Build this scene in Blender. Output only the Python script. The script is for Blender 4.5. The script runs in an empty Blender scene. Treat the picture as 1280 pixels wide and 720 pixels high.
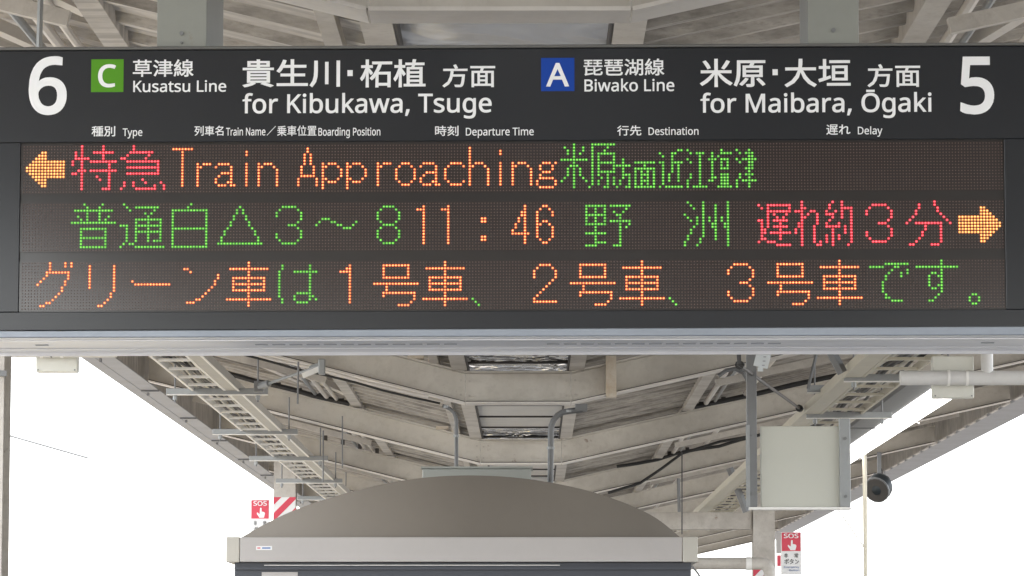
import bpy, bmesh, math, random
from mathutils import Vector, Matrix, Euler
random.seed(7)
SC = bpy.context.scene
COL = SC.collection

# ------------------------------------------------------------------ camera
F = 4500.0                                   # focal length in photo pixels (1280 wide)
CAMPOS = Vector((0, 0, 1.6))
PITCH, YAW = math.atan(473 / F), math.atan(23 / F)
cam = bpy.data.cameras.new('camera')
cam.sensor_width = 36.0
cam.lens = F / 1280 * 36.0
cam.clip_start = 0.1
cam.clip_end = 2000
camo = bpy.data.objects.new('camera', cam)
COL.objects.link(camo)
camo.location = CAMPOS
camo.rotation_euler = (math.pi / 2 + PITCH, 0, YAW)
SC.camera = camo
RM = Euler((math.pi / 2 + PITCH, 0, YAW)).to_matrix()

def ray(px, py):
    return RM @ Vector(((px - 640) / F, (360 - py) / F, -1.0))

def P(px, py, d):
    """point of the place seen at photo pixel px,py at distance d along the platform"""
    r = ray(px, py)
    return CAMPOS + r * (d / r.y)

# ------------------------------------------------------------------ light
SUN_EL, SUN_AZ = math.radians(52), math.radians(200)
w = bpy.data.worlds.new('World')
SC.world = w
w.use_nodes = True
nt = w.node_tree
nt.nodes.clear()
sky = nt.nodes.new('ShaderNodeTexSky')
sky.sky_type = 'NISHITA'
sky.sun_disc = False
sky.sun_elevation = SUN_EL
sky.sun_rotation = SUN_AZ
sky.dust_density = 1.5
sky.air_density = 1.0
hs = nt.nodes.new('ShaderNodeHueSaturation')
hs.inputs['Saturation'].default_value = 0.28       # overcast: the blue is greyed out
bg = nt.nodes.new('ShaderNodeBackground')
bg.inputs['Strength'].default_value = 0.15
wo = nt.nodes.new('ShaderNodeOutputWorld')
nt.links.new(sky.outputs[0], hs.inputs['Color'])
nt.links.new(hs.outputs[0], bg.inputs[0])
nt.links.new(bg.outputs[0], wo.inputs[0])
sl = bpy.data.lights.new('sun', 'SUN')
sl.energy = 1.2
sl.angle = math.radians(20)
sl.color = (1.0, 0.96, 0.9)
so = bpy.data.objects.new('sun', sl)
COL.objects.link(so)
# light travels away from the sun's place in the sky
sd = Vector((math.sin(SUN_AZ) * math.cos(SUN_EL), math.cos(SUN_AZ) * math.cos(SUN_EL), math.sin(SUN_EL)))
so.rotation_euler = sd.to_track_quat('Z', 'Y').to_euler()
SC.view_settings.view_transform = 'Standard'
SC.view_settings.look = 'None'
SC.view_settings.exposure = 2.3
SC.view_settings.gamma = 1.0
SC.render.engine = 'CYCLES'
SC.cycles.max_bounces = 8
SC.cycles.diffuse_bounces = 5

# ------------------------------------------------------------------ helpers
class MB:
    def __init__(s):
        s.v, s.f, s.m = [], [], []
    def add(s, vs, fs, mi=0):
        b = len(s.v)
        s.v += [tuple(x) for x in vs]
        s.f += [tuple(b + i for i in q) for q in fs]
        s.m += [mi] * len(fs)
        return s
    def box(s, x0, x1, y0, y1, z0, z1, mi=0):
        v = [(x, y, z) for z in (z0, z1) for y in (y0, y1) for x in (x0, x1)]
        return s.add(v, [(0, 2, 3, 1), (4, 5, 7, 6), (0, 1, 5, 4), (2, 6, 7, 3), (0, 4, 6, 2), (1, 3, 7, 5)], mi)
    def bar(s, a, b, w, h, up=(0, 0, 1), mi=0):
        a, b = Vector(a), Vector(b)
        d = (b - a).normalized()
        sx = d.cross(Vector(up))
        if sx.length < 1e-4: sx = d.cross(Vector((0, 1, 0)))
        sx.normalize()
        uz = sx.cross(d).normalized()
        v = []
        for p in (a, b):
            for i, j in ((-1, -1), (1, -1), (1, 1), (-1, 1)):
                v.append(p + sx * (i * w / 2) + uz * (j * h / 2))
        return s.add(v, [(0, 1, 2, 3), (7, 6, 5, 4), (0, 4, 5, 1), (1, 5, 6, 2), (2, 6, 7, 3), (3, 7, 4, 0)], mi)
    def tube(s, pts, r, n=8, mi=0, cap=True):
        pts = [Vector(p) for p in pts]
        rs = r if isinstance(r, (list, tuple)) else [r] * len(pts)
        v, f = [], []
        ref = None
        for i, p in enumerate(pts):
            if i == 0: d = pts[1] - p
            elif i == len(pts) - 1: d = p - pts[-2]
            else: d = (pts[i + 1] - p).normalized() + (p - pts[i - 1]).normalized()
            d.normalize()
            if ref is None:
                ref = d.cross(Vector((0, 0, 1)))
                if ref.length < 1e-3: ref = d.cross(Vector((0, 1, 0)))
            else:
                ref = ref - d * ref.dot(d)
            ref.normalize()
            u = d.cross(ref)
            for k in range(n):
                a = 2 * math.pi * k / n
                v.append(p + (ref * math.cos(a) + u * math.sin(a)) * rs[i])
        for i in range(len(pts) - 1):
            for k in range(n):
                k2 = (k + 1) % n
                f.append((i * n + k, i * n + k2, (i + 1) * n + k2, (i + 1) * n + k))
        if cap:
            f.append(tuple(range(n))[::-1])
            f.append(tuple((len(pts) - 1) * n + k for k in range(n)))
        return s.add(v, f, mi)
    def prism(s, poly, y0, y1, mi=0):
        """polygon in x,z extruded along y"""
        n = len(poly)
        v = [(x, y0, z) for x, z in poly] + [(x, y1, z) for x, z in poly]
        f = [tuple(range(n))[::-1], tuple(range(n, 2 * n))]
        f += [(i, (i + 1) % n, n + (i + 1) % n, n + i) for i in range(n)]
        return s.add(v, f, mi)
    def mesh(s, name, mats, smooth=False):
        me = bpy.data.meshes.new(name)
        me.from_pydata(s.v, [], s.f)
        for m in (mats if isinstance(mats, (list, tuple)) else [mats]):
            me.materials.append(m)
        if any(s.m): me.polygons.foreach_set('material_index', s.m)
        bm = bmesh.new(); bm.from_mesh(me)
        bmesh.ops.recalc_face_normals(bm, faces=bm.faces)
        bm.to_mesh(me); bm.free()
        if smooth:
            me.polygons.foreach_set('use_smooth', [True] * len(me.polygons))
            try: me.set_sharp_from_angle(angle=math.radians(40))
            except Exception: pass
        me.update()
        return me

def link(name, me, parent=None, label=None):
    o = bpy.data.objects.new(name, me)
    COL.objects.link(o)
    if parent is not None: o.parent = parent
    if label: o['label'] = label
    return o

def obj(name, mb, mats, parent=None, label=None, smooth=False, bevel=0, loc=None):
    o = link(name, mb.mesh(name, mats, smooth), parent, label)
    if loc is not None: o.location = loc
    if bevel:
        b = o.modifiers.new('bevel', 'BEVEL'); b.width = bevel; b.segments = 2; b.limit_method = 'ANGLE'
        b.angle_limit = math.radians(50)
    return o

def thing(name, label, cat, loc=(0, 0, 0), rz=0, group=None):
    o = bpy.data.objects.new(name, None)
    COL.objects.link(o)
    o.empty_display_size = 0.1
    o.location = loc
    o.rotation_euler = (0, 0, rz)
    o['label'] = label; o['category'] = cat
    if group: o['group'] = group
    return o

def tag(o, label, cat, group=None):
    o['label'] = label; o['category'] = cat
    if group: o['group'] = group
    return o

def rel(p, base):
    return Vector(p) - Vector(base)

# ------------------------------------------------------------------ materials
def mat(name, base, rough=0.6, metal=0.0, var=0.0, vscale=3.0, vcol=None, rust=0.0, rscale=6.0,
        bump=0.0, bscale=40.0, stretch=(1, 1, 1), spec=0.5, coat=0.0, crough=0.2, streak=0.0):
    m = bpy.data.materials.new(name)
    m.use_nodes = True
    t = m.node_tree
    N, L = t.nodes, t.links
    b = N['Principled BSDF']
    b.inputs['Roughness'].default_value = rough
    b.inputs['Metallic'].default_value = metal
    b.inputs['Specular IOR Level'].default_value = spec
    b.inputs['Coat Weight'].default_value = coat
    b.inputs['Coat Roughness'].default_value = crough
    geo = N.new('ShaderNodeNewGeometry')
    mp = N.new('ShaderNodeMapping')
    mp.inputs['Scale'].default_value = stretch
    L.new(geo.outputs['Position'], mp.inputs['Vector'])
    def rgb(c):
        n = N.new('ShaderNodeRGB'); n.outputs[0].default_value = (*c, 1); return n.outputs[0]
    col = rgb(base)
    def noise(sc, det=6, ro=0.6, dist=0.0):
        n = N.new('ShaderNodeTexNoise'); n.inputs['Scale'].default_value = sc
        n.inputs['Detail'].default_value = det; n.inputs['Roughness'].default_value = ro
        n.inputs['Distortion'].default_value = dist
        L.new(mp.outputs[0], n.inputs['Vector']); return n.outputs['Fac']
    def ramp(s, a, c):
        r = N.new('ShaderNodeMapRange'); r.inputs['From Min'].default_value = a
        r.inputs['From Max'].default_value = c; L.new(s, r.inputs['Value']); return r.outputs[0]
    def mix(f, a, c, amt=1.0):
        n = N.new('ShaderNodeMix'); n.data_type = 'RGBA'
        if amt != 1.0:
            k = N.new('ShaderNodeMath'); k.operation = 'MULTIPLY'; k.inputs[1].default_value = amt
            L.new(f, k.inputs[0]); f = k.outputs[0]
        L.new(f, n.inputs['Factor']); L.new(a, n.inputs['A']); L.new(c, n.inputs['B']); return n.outputs['Result']
    if var:
        vc = vcol or tuple(x * 0.45 for x in base)
        col = mix(ramp(noise(vscale, 8, 0.65), 0.42, 0.68), col, rgb(vc), var)
        col = mix(ramp(noise(vscale * 9, 4, 0.7), 0.5, 0.75), col, rgb(vc), var * 0.6)
    if streak:
        w2 = N.new('ShaderNodeMapping'); w2.inputs['Scale'].default_value = (1.2, 14, 3)
        L.new(geo.outputs['Position'], w2.inputs['Vector'])
        n = N.new('ShaderNodeTexNoise'); n.inputs['Scale'].default_value = 1.3; n.inputs['Detail'].default_value = 5
        L.new(w2.outputs[0], n.inputs['Vector'])
        col = mix(ramp(n.outputs['Fac'], 0.44, 0.62), col, rgb(tuple(x * 0.5 for x in base)), streak)
    if rust:
        r = ramp(noise(rscale, 8, 0.75, 0.4), 0.64, 0.72)
        col = mix(r, col, rgb((0.16, 0.07, 0.03)), rust)
    L.new(col, b.inputs['Base Color'])
    if bump:
        bn = N.new('ShaderNodeBump'); bn.inputs['Strength'].default_value = bump
        bn.inputs['Distance'].default_value = 0.01
        L.new(noise(bscale, 5, 0.6), bn.inputs['Height'])
        L.new(bn.outputs[0], b.inputs['Normal'])
    return m

def emis(name, c, s, vary=0):
    m = bpy.data.materials.new(name); m.use_nodes = True
    b = m.node_tree.nodes['Principled BSDF']
    b.inputs['Base Color'].default_value = (*[min(0.6, x * .3 + .02) for x in c], 1)
    b.inputs['Roughness'].default_value = 0.3
    b.inputs['Emission Color'].default_value = (*c, 1)
    b.inputs['Emission Strength'].default_value = s
    if vary:                      # diodes age unevenly
        N, L = m.node_tree.nodes, m.node_tree.links
        g_ = N.new('ShaderNodeNewGeometry'); n = N.new('ShaderNodeTexNoise'); n.inputs['Scale'].default_value = 90
        n.inputs['Detail'].default_value = 1
        r = N.new('ShaderNodeMapRange'); r.inputs['From Min'].default_value = 0.3; r.inputs['From Max'].default_value = 0.7
        r.inputs['To Min'].default_value = s * 0.6; r.inputs['To Max'].default_value = s * 1.3
        L.new(g_.outputs['Position'], n.inputs[0]); L.new(n.outputs['Fac'], r.inputs['Value']); L.new(r.outputs[0], b.inputs['Emission Strength'])
    return m

M = {
 'cream': mat('cream painted steel', (0.63, 0.60, 0.545), 0.55, var=0.5, vscale=1.7, vcol=(0.36, 0.33, 0.285), rust=0.75, rscale=5, bump=0.1),
 'cream2': mat('old cream paint', (0.57, 0.54, 0.495), 0.6, var=0.6, vscale=2.5, vcol=(0.29, 0.26, 0.23), rust=0.9, rscale=4, bump=0.15),
 'deck': mat('painted roof sheet', (0.60, 0.57, 0.535), 0.6, var=0.55, vscale=1.6, vcol=(0.30, 0.275, 0.25), rust=0.35, rscale=7, streak=0.7, bump=0.1),
 'deck_dark': mat('weathered roof sheet', (0.50, 0.47, 0.435), 0.65, var=0.65, vscale=1.8, vcol=(0.20, 0.18, 0.16), rust=0.4, rscale=6, streak=0.7, bump=0.1),
 'plate': mat('grey cream plate', (0.46, 0.445, 0.41), 0.5, var=0.2, vscale=6),
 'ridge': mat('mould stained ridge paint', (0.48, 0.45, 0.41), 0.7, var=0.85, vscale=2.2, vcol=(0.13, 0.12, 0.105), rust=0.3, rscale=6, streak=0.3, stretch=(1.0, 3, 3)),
 'flange': mat('flange paint', (0.74, 0.705, 0.66), 0.5, var=0.25, vscale=3, rust=0.35, rscale=8, vcol=(0.4, 0.35, 0.32)),
 'black': mat('grime blackened steel and web shade', (0.05, 0.046, 0.043), 0.7, var=0.4, vcol=(0.1, 0.09, 0.08)),  # also used for the painted shade line along the beam webs
 'galv': mat('galvanised steel', (0.33, 0.345, 0.35), 0.42, metal=0.35, var=0.3, vscale=8, vcol=(0.22, 0.235, 0.245)),
 'galvd': mat('dull galvanised steel', (0.20, 0.205, 0.21), 0.5, metal=0.3, var=0.3, vscale=6, vcol=(0.13, 0.135, 0.14)),
 'eave': mat('blue grey eave steel', (0.36, 0.37, 0.395), 0.55, var=0.4, vscale=2, vcol=(0.24, 0.235, 0.24), rust=0.2),
 'tray': mat('white tray paint', (0.86, 0.85, 0.82), 0.45, var=0.1, vscale=6, vcol=(0.6, 0.58, 0.55)),
 'traycream': mat('cream tray paint', (0.62, 0.585, 0.48), 0.5, var=0.2, vscale=6, vcol=(0.4, 0.36, 0.3)),
 'pvc': mat('off white pipe plastic', (0.66, 0.655, 0.64), 0.35, var=0.12, vscale=5),
 'boxw': mat('ivory box plastic', (0.66, 0.66, 0.60), 0.4, var=0.12, vscale=4),
 'sheetw': mat('pale green grey panel', (0.56, 0.565, 0.505), 0.45, var=0.12, vscale=1.5, vcol=(0.42, 0.43, 0.38)),
 'signcase': mat('charcoal sign paint', (0.0095, 0.0115, 0.0155), 0.45, var=0.3, vscale=3, vcol=(0.014, 0.016, 0.020), spec=0.25, coat=0.55, crough=0.14),
 'window': mat('smoked display glass', (0.014, 0.0065, 0.0052), 0.42, spec=0.3, coat=1.0, crough=0.12),
 'gap': mat('display divider', (0.010, 0.007, 0.0065), 0.5, spec=0.3, coat=1.0, crough=0.12),
 'rim': mat('sign rim', (0.13, 0.13, 0.125), 0.45, metal=0.3),
 'alu': mat('brushed aluminium', (0.78, 0.79, 0.82), 0.30, metal=0.55, var=0.4, vscale=2.0, vcol=(0.58, 0.60, 0.66), stretch=(1, 6, 6)),
 'lip': mat('aluminium lip', (0.27, 0.30, 0.345), 0.4, metal=0.6, var=0.2, vscale=4),
 'slot': mat('slot shadow', (0.34, 0.36, 0.40), 0.6),
 'white': mat('white lettering film', (0.86, 0.87, 0.88), 0.45),
 'green': mat('green badge film', (0.085, 0.29, 0.012), 0.5, spec=0.25),
 'blue': mat('blue badge film', (0.003, 0.050, 0.34), 0.5, spec=0.25),
 'unlit': mat('unlit led', (0.085, 0.048, 0.038), 0.35),
 'post': mat('grey green hanger paint', (0.255, 0.265, 0.24), 0.5, var=0.3, vscale=3.5, vcol=(0.20, 0.205, 0.19), rust=0.3, rscale=9),
 'posts': mat('grey hanger paint', (0.20, 0.205, 0.195), 0.5, var=0.25, vscale=4),
 'dome': mat('bronze grey dome sheet', (0.165, 0.147, 0.126), 0.38, metal=0.4, bump=0.03, bscale=8, var=0.1, vscale=1),
 'fascia': mat('silver fascia', (0.45, 0.43, 0.42), 0.4, metal=0.2, var=0.08, vscale=2),
 'kcap': mat('beige end cap', (0.50, 0.48, 0.43), 0.5),
 'navy': mat('dark slate wall', (0.055, 0.062, 0.078), 0.4),
 'foil': None,
 'pane': mat('milky skylight pane', (0.60, 0.58, 0.54), 0.4, var=0.35, vscale=4, vcol=(0.42, 0.40, 0.37)),
 'rustp': mat('rust stained plate', (0.66, 0.60, 0.51), 0.6, var=0.45, vscale=9, vcol=(0.42, 0.27, 0.11), rust=1, rscale=38),
 'red': mat('sign red', (0.66, 0.06, 0.10), 0.45),
 'signwhite': mat('sign white', (0.82, 0.82, 0.82), 0.45),
 'ink': mat('black print', (0.03, 0.03, 0.035), 0.5),
 'blueink': mat('blue print', (0.10, 0.20, 0.45), 0.5),
 'horn': mat('dark horn speaker', (0.018, 0.024, 0.028), 0.5, metal=0.2),
 'cable': mat('cable black', (0.03, 0.03, 0.03), 0.5),
 'cablew': mat('cable cream', (0.62, 0.6, 0.52), 0.5),
 'concrete': mat('platform concrete', (0.27, 0.265, 0.255), 0.8, var=0.3, vscale=1.0, vcol=(0.19, 0.185, 0.18)),
 'ballast': mat('track ballast', (0.27, 0.25, 0.23), 0.9, var=0.6, vscale=20, vcol=(0.14, 0.12, 0.10)),
 'yellow': mat('tactile yellow', (0.72, 0.50, 0.05), 0.6),
 'ac': mat('grey green box', (0.42, 0.44, 0.415), 0.5, var=0.1),
}
def foil(metal=1.0, rough=0.07, dist=0.4, sc=2.2, c=0.9):
    m = bpy.data.materials.new('crinkled translucent film'); m.use_nodes = True
    t = m.node_tree; N, L = t.nodes, t.links
    b = N['Principled BSDF']
    b.inputs['Base Color'].default_value = (c, c, c * 1.01, 1)
    b.inputs['Metallic'].default_value = metal
    b.inputs['Roughness'].default_value = rough
    b.inputs['Transmission Weight'].default_value = 0.0
    geo = N.new('ShaderNodeNewGeometry'); mp = N.new('ShaderNodeMapping')
    mp.inputs['Scale'].default_value = (1.6, 1.4, 1)
    n = N.new('ShaderNodeTexNoise'); n.inputs['Scale'].default_value = sc; n.inputs['Detail'].default_value = 2
    n.inputs['Distortion'].default_value = 1.0
    bn = N.new('ShaderNodeBump'); bn.inputs['Strength'].default_value = 0.9; bn.inputs['Distance'].default_value = dist
    L.new(geo.outputs['Position'], mp.inputs[0]); L.new(mp.outputs[0], n.inputs[0]); L.new(n.outputs['Fac'], bn.inputs['Height'])
    L.new(bn.outputs[0], b.inputs['Normal'])
    return m
M['foil'] = foil()
M['film'] = foil(0.45, 0.22, 0.14, 1.1, 0.80)
LEDC = {   # core colour and surrounding lens glow of the lit diodes
 'R': (emis('red diode core', (1.0, 0.12, 0.15), 0.42, 1), emis('red diode lens', (1.0, 0.005, 0.030), 0.14, 1)),
 'O': (emis('orange diode core', (1.0, 0.46, 0.14), 0.44, 1), emis('orange diode lens', (1.0, 0.080, 0.006), 0.125, 1)),
 'Y': (emis('amber diode core', (1.0, 0.60, 0.18), 0.40, 1), emis('amber diode lens', (1.0, 0.24, 0.03), 0.12, 1)),
 'G': (emis('green diode core', (0.28, 0.90, 0.09), 0.24, 1), emis('green diode lens', (0.035, 0.50, 0.010), 0.055, 1)),
}

# glyph outlines of the latin lettering, thousandths of an em
GL={' ':(209,[]),
',':(215,["154,84 136,23 111,-42 85,-103 33,-103 49,-38 63,31 73,93 148,93"]),
'/':(298,["290,573 77,0 8,0 221,573"]),
'5':(459,["221,351 258,349 292,342 322,331 349,316 371,297 389,274 402,247 410,217 413,183 410,145 402,111 387,81 368,54 343,32 314,15 280,2 242,-5 199,-8 116,0 91,6 70,14 51,23 51,90 71,79 95,70 121,62 148,57 174,53 200,52 227,54 252,58 274,65 293,76 310,89 323,106 333,126 339,149 341,176 337,210 325,239 306,262 279,279 243,289 197,292 146,288 99,280 64,302 86,573 373,573 373,508 146,508 132,342 169,348"]),
'6':(459,["44,245 51,342 57,374 64,404 75,433 87,461 103,486 121,510 143,530 168,548 196,562 228,572 265,578 306,581 344,579 377,573 377,513 344,520 308,523 273,521 242,515 216,504 193,491 173,474 158,454 145,431 134,407 127,380 115,291 119,291 150,326 163,335 178,343 194,350 213,355 233,357 255,358 287,356 316,349 342,338 365,322 384,303 400,279 412,251 419,220 421,184 419,147 411,112 399,82 382,55 361,33 336,15 307,2 275,-5 239,-8 212,-6 187,-1 163,7 140,19 119,35 101,54 84,76 70,103 59,133 51,166 46,204","238,51 270,55 297,66 320,84 337,109 348,143 351,184 348,218 339,247 324,271 302,289 274,300 241,303 217,301 195,296 175,287 157,276 143,263 131,248 122,232 117,215 115,198 123,146 146,99 158,85 170,74 185,64 201,57 219,53"]),
'A':(512,["437,0 368,177 141,177 73,0 0,0 224,575 289,575 512,0","282,415 274,438 263,473 255,500 247,468 238,438 230,415 165,241 346,241"]),
'B':(521,["241,573 307,569 361,558 404,541 424,526 439,508 450,486 457,460 459,431 457,409 453,389 446,371 437,354 424,340 409,328 392,317 372,309 350,304 350,300 373,295 395,288 415,279 433,267 448,253 461,236 470,215 476,191 478,163 475,130 467,100 454,74 436,52 413,33 385,19 354,8 318,2 279,0 78,0 78,573","256,329 300,331 334,339 357,352 372,371 381,394 384,423 380,451 369,474 351,490 324,502 289,509 245,511 150,511 150,329","150,269 150,61 265,61 311,64 346,74 371,91 388,112 398,138 401,168 399,188 395,205 388,221 377,235 362,247 344,256 321,263 293,267 260,269"]),
'C':(507,["323,517 294,516 266,510 241,502 217,490 196,474 178,456 162,434 149,410 139,383 131,353 127,321 125,286 128,241 135,200 147,164 164,132 186,105 213,83 244,68 281,58 322,55 394,62 460,78 460,15 393,-2 312,-8 257,-4 208,8 166,28 130,56 101,90 78,131 62,178 52,230 49,287 51,329 57,369 67,406 81,440 99,471 120,499 145,523 174,543 206,559 242,571 281,578 324,581 353,580 381,577 409,572 435,565 460,557 482,547 453,486 394,508 372,513 348,516"]),
'D':(585,["536,292 533,231 521,177 501,131 474,91 439,58 399,33 351,15 297,4 237,0 78,0 78,573 254,573 309,569 359,558 404,540 443,516 476,484 502,446 521,401 533,350","460,289 457,337 449,379 435,415 416,444 391,469 361,487 327,500 287,508 244,511 150,511 150,62 228,62 272,64 311,71 346,82 377,98 402,119 423,144 439,174 451,208 458,246"]),
'E':(446,["398,0 78,0 78,573 398,573 398,509 150,509 150,330 383,330 383,268 150,268 150,63 398,63"]),
'K':(496,["496,0 411,0 209,273 150,222 150,0 78,0 78,573 150,573 150,290 199,345 249,399 403,573 488,573 261,323"]),
'L':(420,["78,0 78,573 150,573 150,64 400,64 400,0"]),
'M':(727,["330,0 142,502 139,502 142,461 144,407 144,347 144,0 78,0 78,573 184,573 361,103 364,103 544,573 650,573 650,0 578,0 578,352 579,408 581,460 584,501 581,501 390,0"]),
'N':(609,["532,0 447,0 141,476 138,476 141,432 143,378 144,320 144,0 78,0 78,573 161,573 467,99 470,99 468,137 466,193 464,249 464,573 532,573"]),
'O':(626,["577,287 576,244 570,204 561,166 547,132 531,101 510,73 486,49 459,29 428,13 393,1 355,-6 314,-8 271,-6 232,1 196,13 165,29 138,49 114,73 94,101 78,132 65,167 56,204 51,245 49,288 52,344 62,396 78,442 100,482 130,517 166,545 208,565 258,577 314,581 369,577 417,565 459,545 495,517 524,483 547,442 564,396 574,344","125,287 127,241 134,200 145,163 161,131 182,104 207,83 238,67 273,58 314,55 354,58 390,67 420,83 445,104 465,131 481,163 492,200 499,241 501,287 496,354 481,411 456,457 436,479 412,496 384,508 351,516 314,518 274,515 238,506 207,490 182,469 161,443 145,411 134,374 127,333"]),
'P':(485,["229,573 297,568 352,553 393,528 411,509 426,487 436,463 442,435 444,404 443,381 439,358 433,336 423,316 411,296 395,278 375,262 351,249 324,238 292,230 256,225 216,223 150,223 150,0 78,0 78,573","223,511 150,511 150,285 208,285 242,286 272,290 298,296 320,306 338,318 352,334 362,352 368,375 370,401 366,435 354,462 334,484 306,499 269,508"]),
'S':(440,["403,153 400,121 392,92 378,66 359,44 335,26 307,11 274,1 238,-6 198,-8 137,-5 83,4 41,19 41,88 113,65 142,59 171,56 201,55 228,56 252,60 273,66 290,74 305,85 316,98 324,113 329,129 330,147 329,164 325,180 318,194 308,207 295,218 277,230 196,265 131,294 114,305 98,317 85,330 74,344 65,359 57,375 52,393 49,413 48,435 51,464 58,490 71,513 89,533 110,550 136,563 165,573 197,579 231,581 262,580 290,577 318,572 389,549 366,487 302,508 278,513 254,516 229,517 207,516 187,513 169,507 155,499 142,489 133,478 126,464 122,450 121,434 122,416 126,400 133,386 143,373 156,362 172,351 246,318 278,306 307,293 332,279 353,264 371,247 385,228 395,206 401,181"]),
'T':(446,["259,0 187,0 187,509 8,509 8,573 437,573 437,509 259,509"]),
'a':(450,["231,437 279,433 318,422 347,403 368,375 381,338 385,293 385,0 334,0 320,61 317,61 279,22 265,13 250,5 234,-1 172,-8 148,-7 124,-2 103,6 84,16 68,30 55,48 45,68 39,92 37,119 43,159 59,192 87,219 127,238 179,251 243,257 316,259 316,285 313,317 306,342 293,359 275,371 253,378 227,380 205,379 183,376 163,370 106,347 84,400 151,426 177,432 204,436","252,208 204,203 167,195 141,182 124,165 113,144 110,119 112,97 120,79 132,66 148,56 167,51 188,49 223,52 253,62 279,79 299,103 311,134 315,172 315,210"]),
'b':(493,["139,461 138,410 135,373 139,373 153,390 169,405 189,419 213,429 240,435 272,437 303,435 331,428 357,417 380,401 401,381 418,357 432,328 441,295 447,257 449,215 447,168 439,127 427,91 410,61 390,36 365,17 337,3 306,-5 272,-8 240,-6 213,0 189,10 169,24 153,38 139,55 133,55 119,0 68,0 68,609 139,609","260,379 231,377 207,371 188,361 172,348 159,330 150,308 144,282 140,252 139,217 139,214 142,165 150,125 165,93 187,69 219,55 261,51 297,55 325,69 348,93 363,126 373,166 376,216 373,265 363,306 348,338 325,360 296,374"]),
'c':(385,["241,-8 204,-5 170,2 139,15 112,34 88,58 69,87 55,123 47,165 44,213 47,262 56,305 71,342 90,372 114,396 142,415 174,428 208,435 245,438 309,431 358,415 337,356 292,370 244,376 217,374 193,368 172,358 155,343 141,325 131,303 123,277 119,247 117,213 119,181 123,152 131,126 141,104 155,86 172,71 191,61 214,55 240,53 302,60 351,78 351,15 304,-2"]),
'd':(493,["221,-8 190,-6 162,1 136,12 113,28 92,48 75,72 61,101 52,134 46,172 44,214 46,256 52,294 62,327 75,357 93,381 113,402 137,417 162,429 191,436 221,438 243,437 262,434 280,429 323,407 354,374 359,374 356,405 354,438 354,609 425,609 425,0 368,0 358,58 354,58 323,24 279,1 262,-4 242,-7","232,51 273,55 305,67 328,88 343,117 352,154 355,200 355,213 352,263 343,304 329,336 306,360 274,375 231,379 196,374 168,359 146,334 130,300 120,260 117,213 120,165 130,125 146,93 168,69 197,55"]),
'e':(452,["234,438 269,435 301,427 329,414 354,396 374,373 390,346 402,315 409,281 411,244 411,201 117,201 122,157 134,119 154,90 181,69 215,56 254,52 327,60 392,82 392,20 327,-1 251,-8 212,-5 176,3 143,17 114,36 90,61 70,91 56,126 47,167 44,212 47,257 55,297 68,333 86,364 108,390 134,411 164,426 198,435","233,380 202,377 175,366 154,348 137,323 125,293 119,257 338,257 336,281 333,302 326,322 318,338 306,353 292,364 276,373 256,378"]),
'f':(276,["266,375 158,375 158,0 87,0 87,375 12,375 12,408 87,432 87,457 89,492 95,522 104,547 116,568 132,585 152,597 174,606 199,612 227,613 274,609 310,599 292,544 262,552 228,556 206,553 189,545 175,532 166,513 160,489 158,458 158,430 266,430"]),
'g':(493,["221,438 248,436 273,431 297,422 319,409 338,393 355,373 359,373 369,430 425,430 425,-7 423,-46 416,-80 404,-109 388,-135 367,-155 341,-172 310,-183 274,-190 233,-192 147,-186 78,-165 78,-100 99,-110 123,-118 149,-125 177,-130 206,-133 237,-134 271,-130 300,-119 324,-101 341,-77 352,-48 355,-13 355,4 356,32 358,57 354,57 338,37 320,21 299,8 275,-1 250,-6 221,-8 189,-6 160,1 134,13 111,29 91,51 65,95 49,149 44,214 49,278 65,332 91,377 111,399 134,416 160,428 189,435","230,379 207,376 187,370 169,359 153,344 140,326 130,303 123,277 119,247 117,213 120,165 130,124 146,92 169,68 197,54 232,50 253,51 271,53 288,58 303,65 315,74 326,85 336,98 343,113 349,131 356,197 356,214 355,251 350,282 343,309 332,331 319,348 302,362 281,371 257,377"]),
'i':(207,["139,430 139,0 68,0 68,430","104,591 115,590 124,586 133,580 140,572 144,560 145,546 144,532 140,521 133,512 124,506 115,502 104,501 93,502 83,506 75,512 68,521 64,532 63,546 64,560 68,572 75,580 83,586 93,590"]),
'k':(428,["138,291 137,257 135,221 138,221 152,240 172,264 189,285 326,430 409,430 235,246 421,0 336,0 187,200 138,158 138,0 68,0 68,609 138,609"]),
'l':(207,["139,0 68,0 68,609 139,609"]),
'm':(750,["540,438 584,434 621,421 649,401 669,371 681,330 685,280 685,0 615,0 615,277 613,308 606,333 594,353 577,367 555,376 528,379 490,374 460,362 438,342 423,315 414,280 411,237 411,0 342,0 342,277 341,298 337,317 332,333 325,347 315,359 303,367 289,374 272,377 253,379 227,377 204,370 185,360 170,347 158,329 150,308 144,283 140,255 139,223 139,0 68,0 68,430 125,430 136,371 140,371 149,385 160,398 173,409 217,431 266,438 298,436 325,430 349,420 369,406 386,388 398,366 402,366 418,388 438,406 461,420 486,430 512,436"]),
'n':(496,["275,438 322,434 361,421 391,401 413,371 426,330 431,280 431,0 361,0 361,275 358,307 351,333 338,353 319,367 295,376 265,379 222,374 189,361 166,338 151,308 142,269 139,223 139,0 68,0 68,430 125,430 136,371 140,371 150,385 162,398 175,409 222,431"]),
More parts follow.
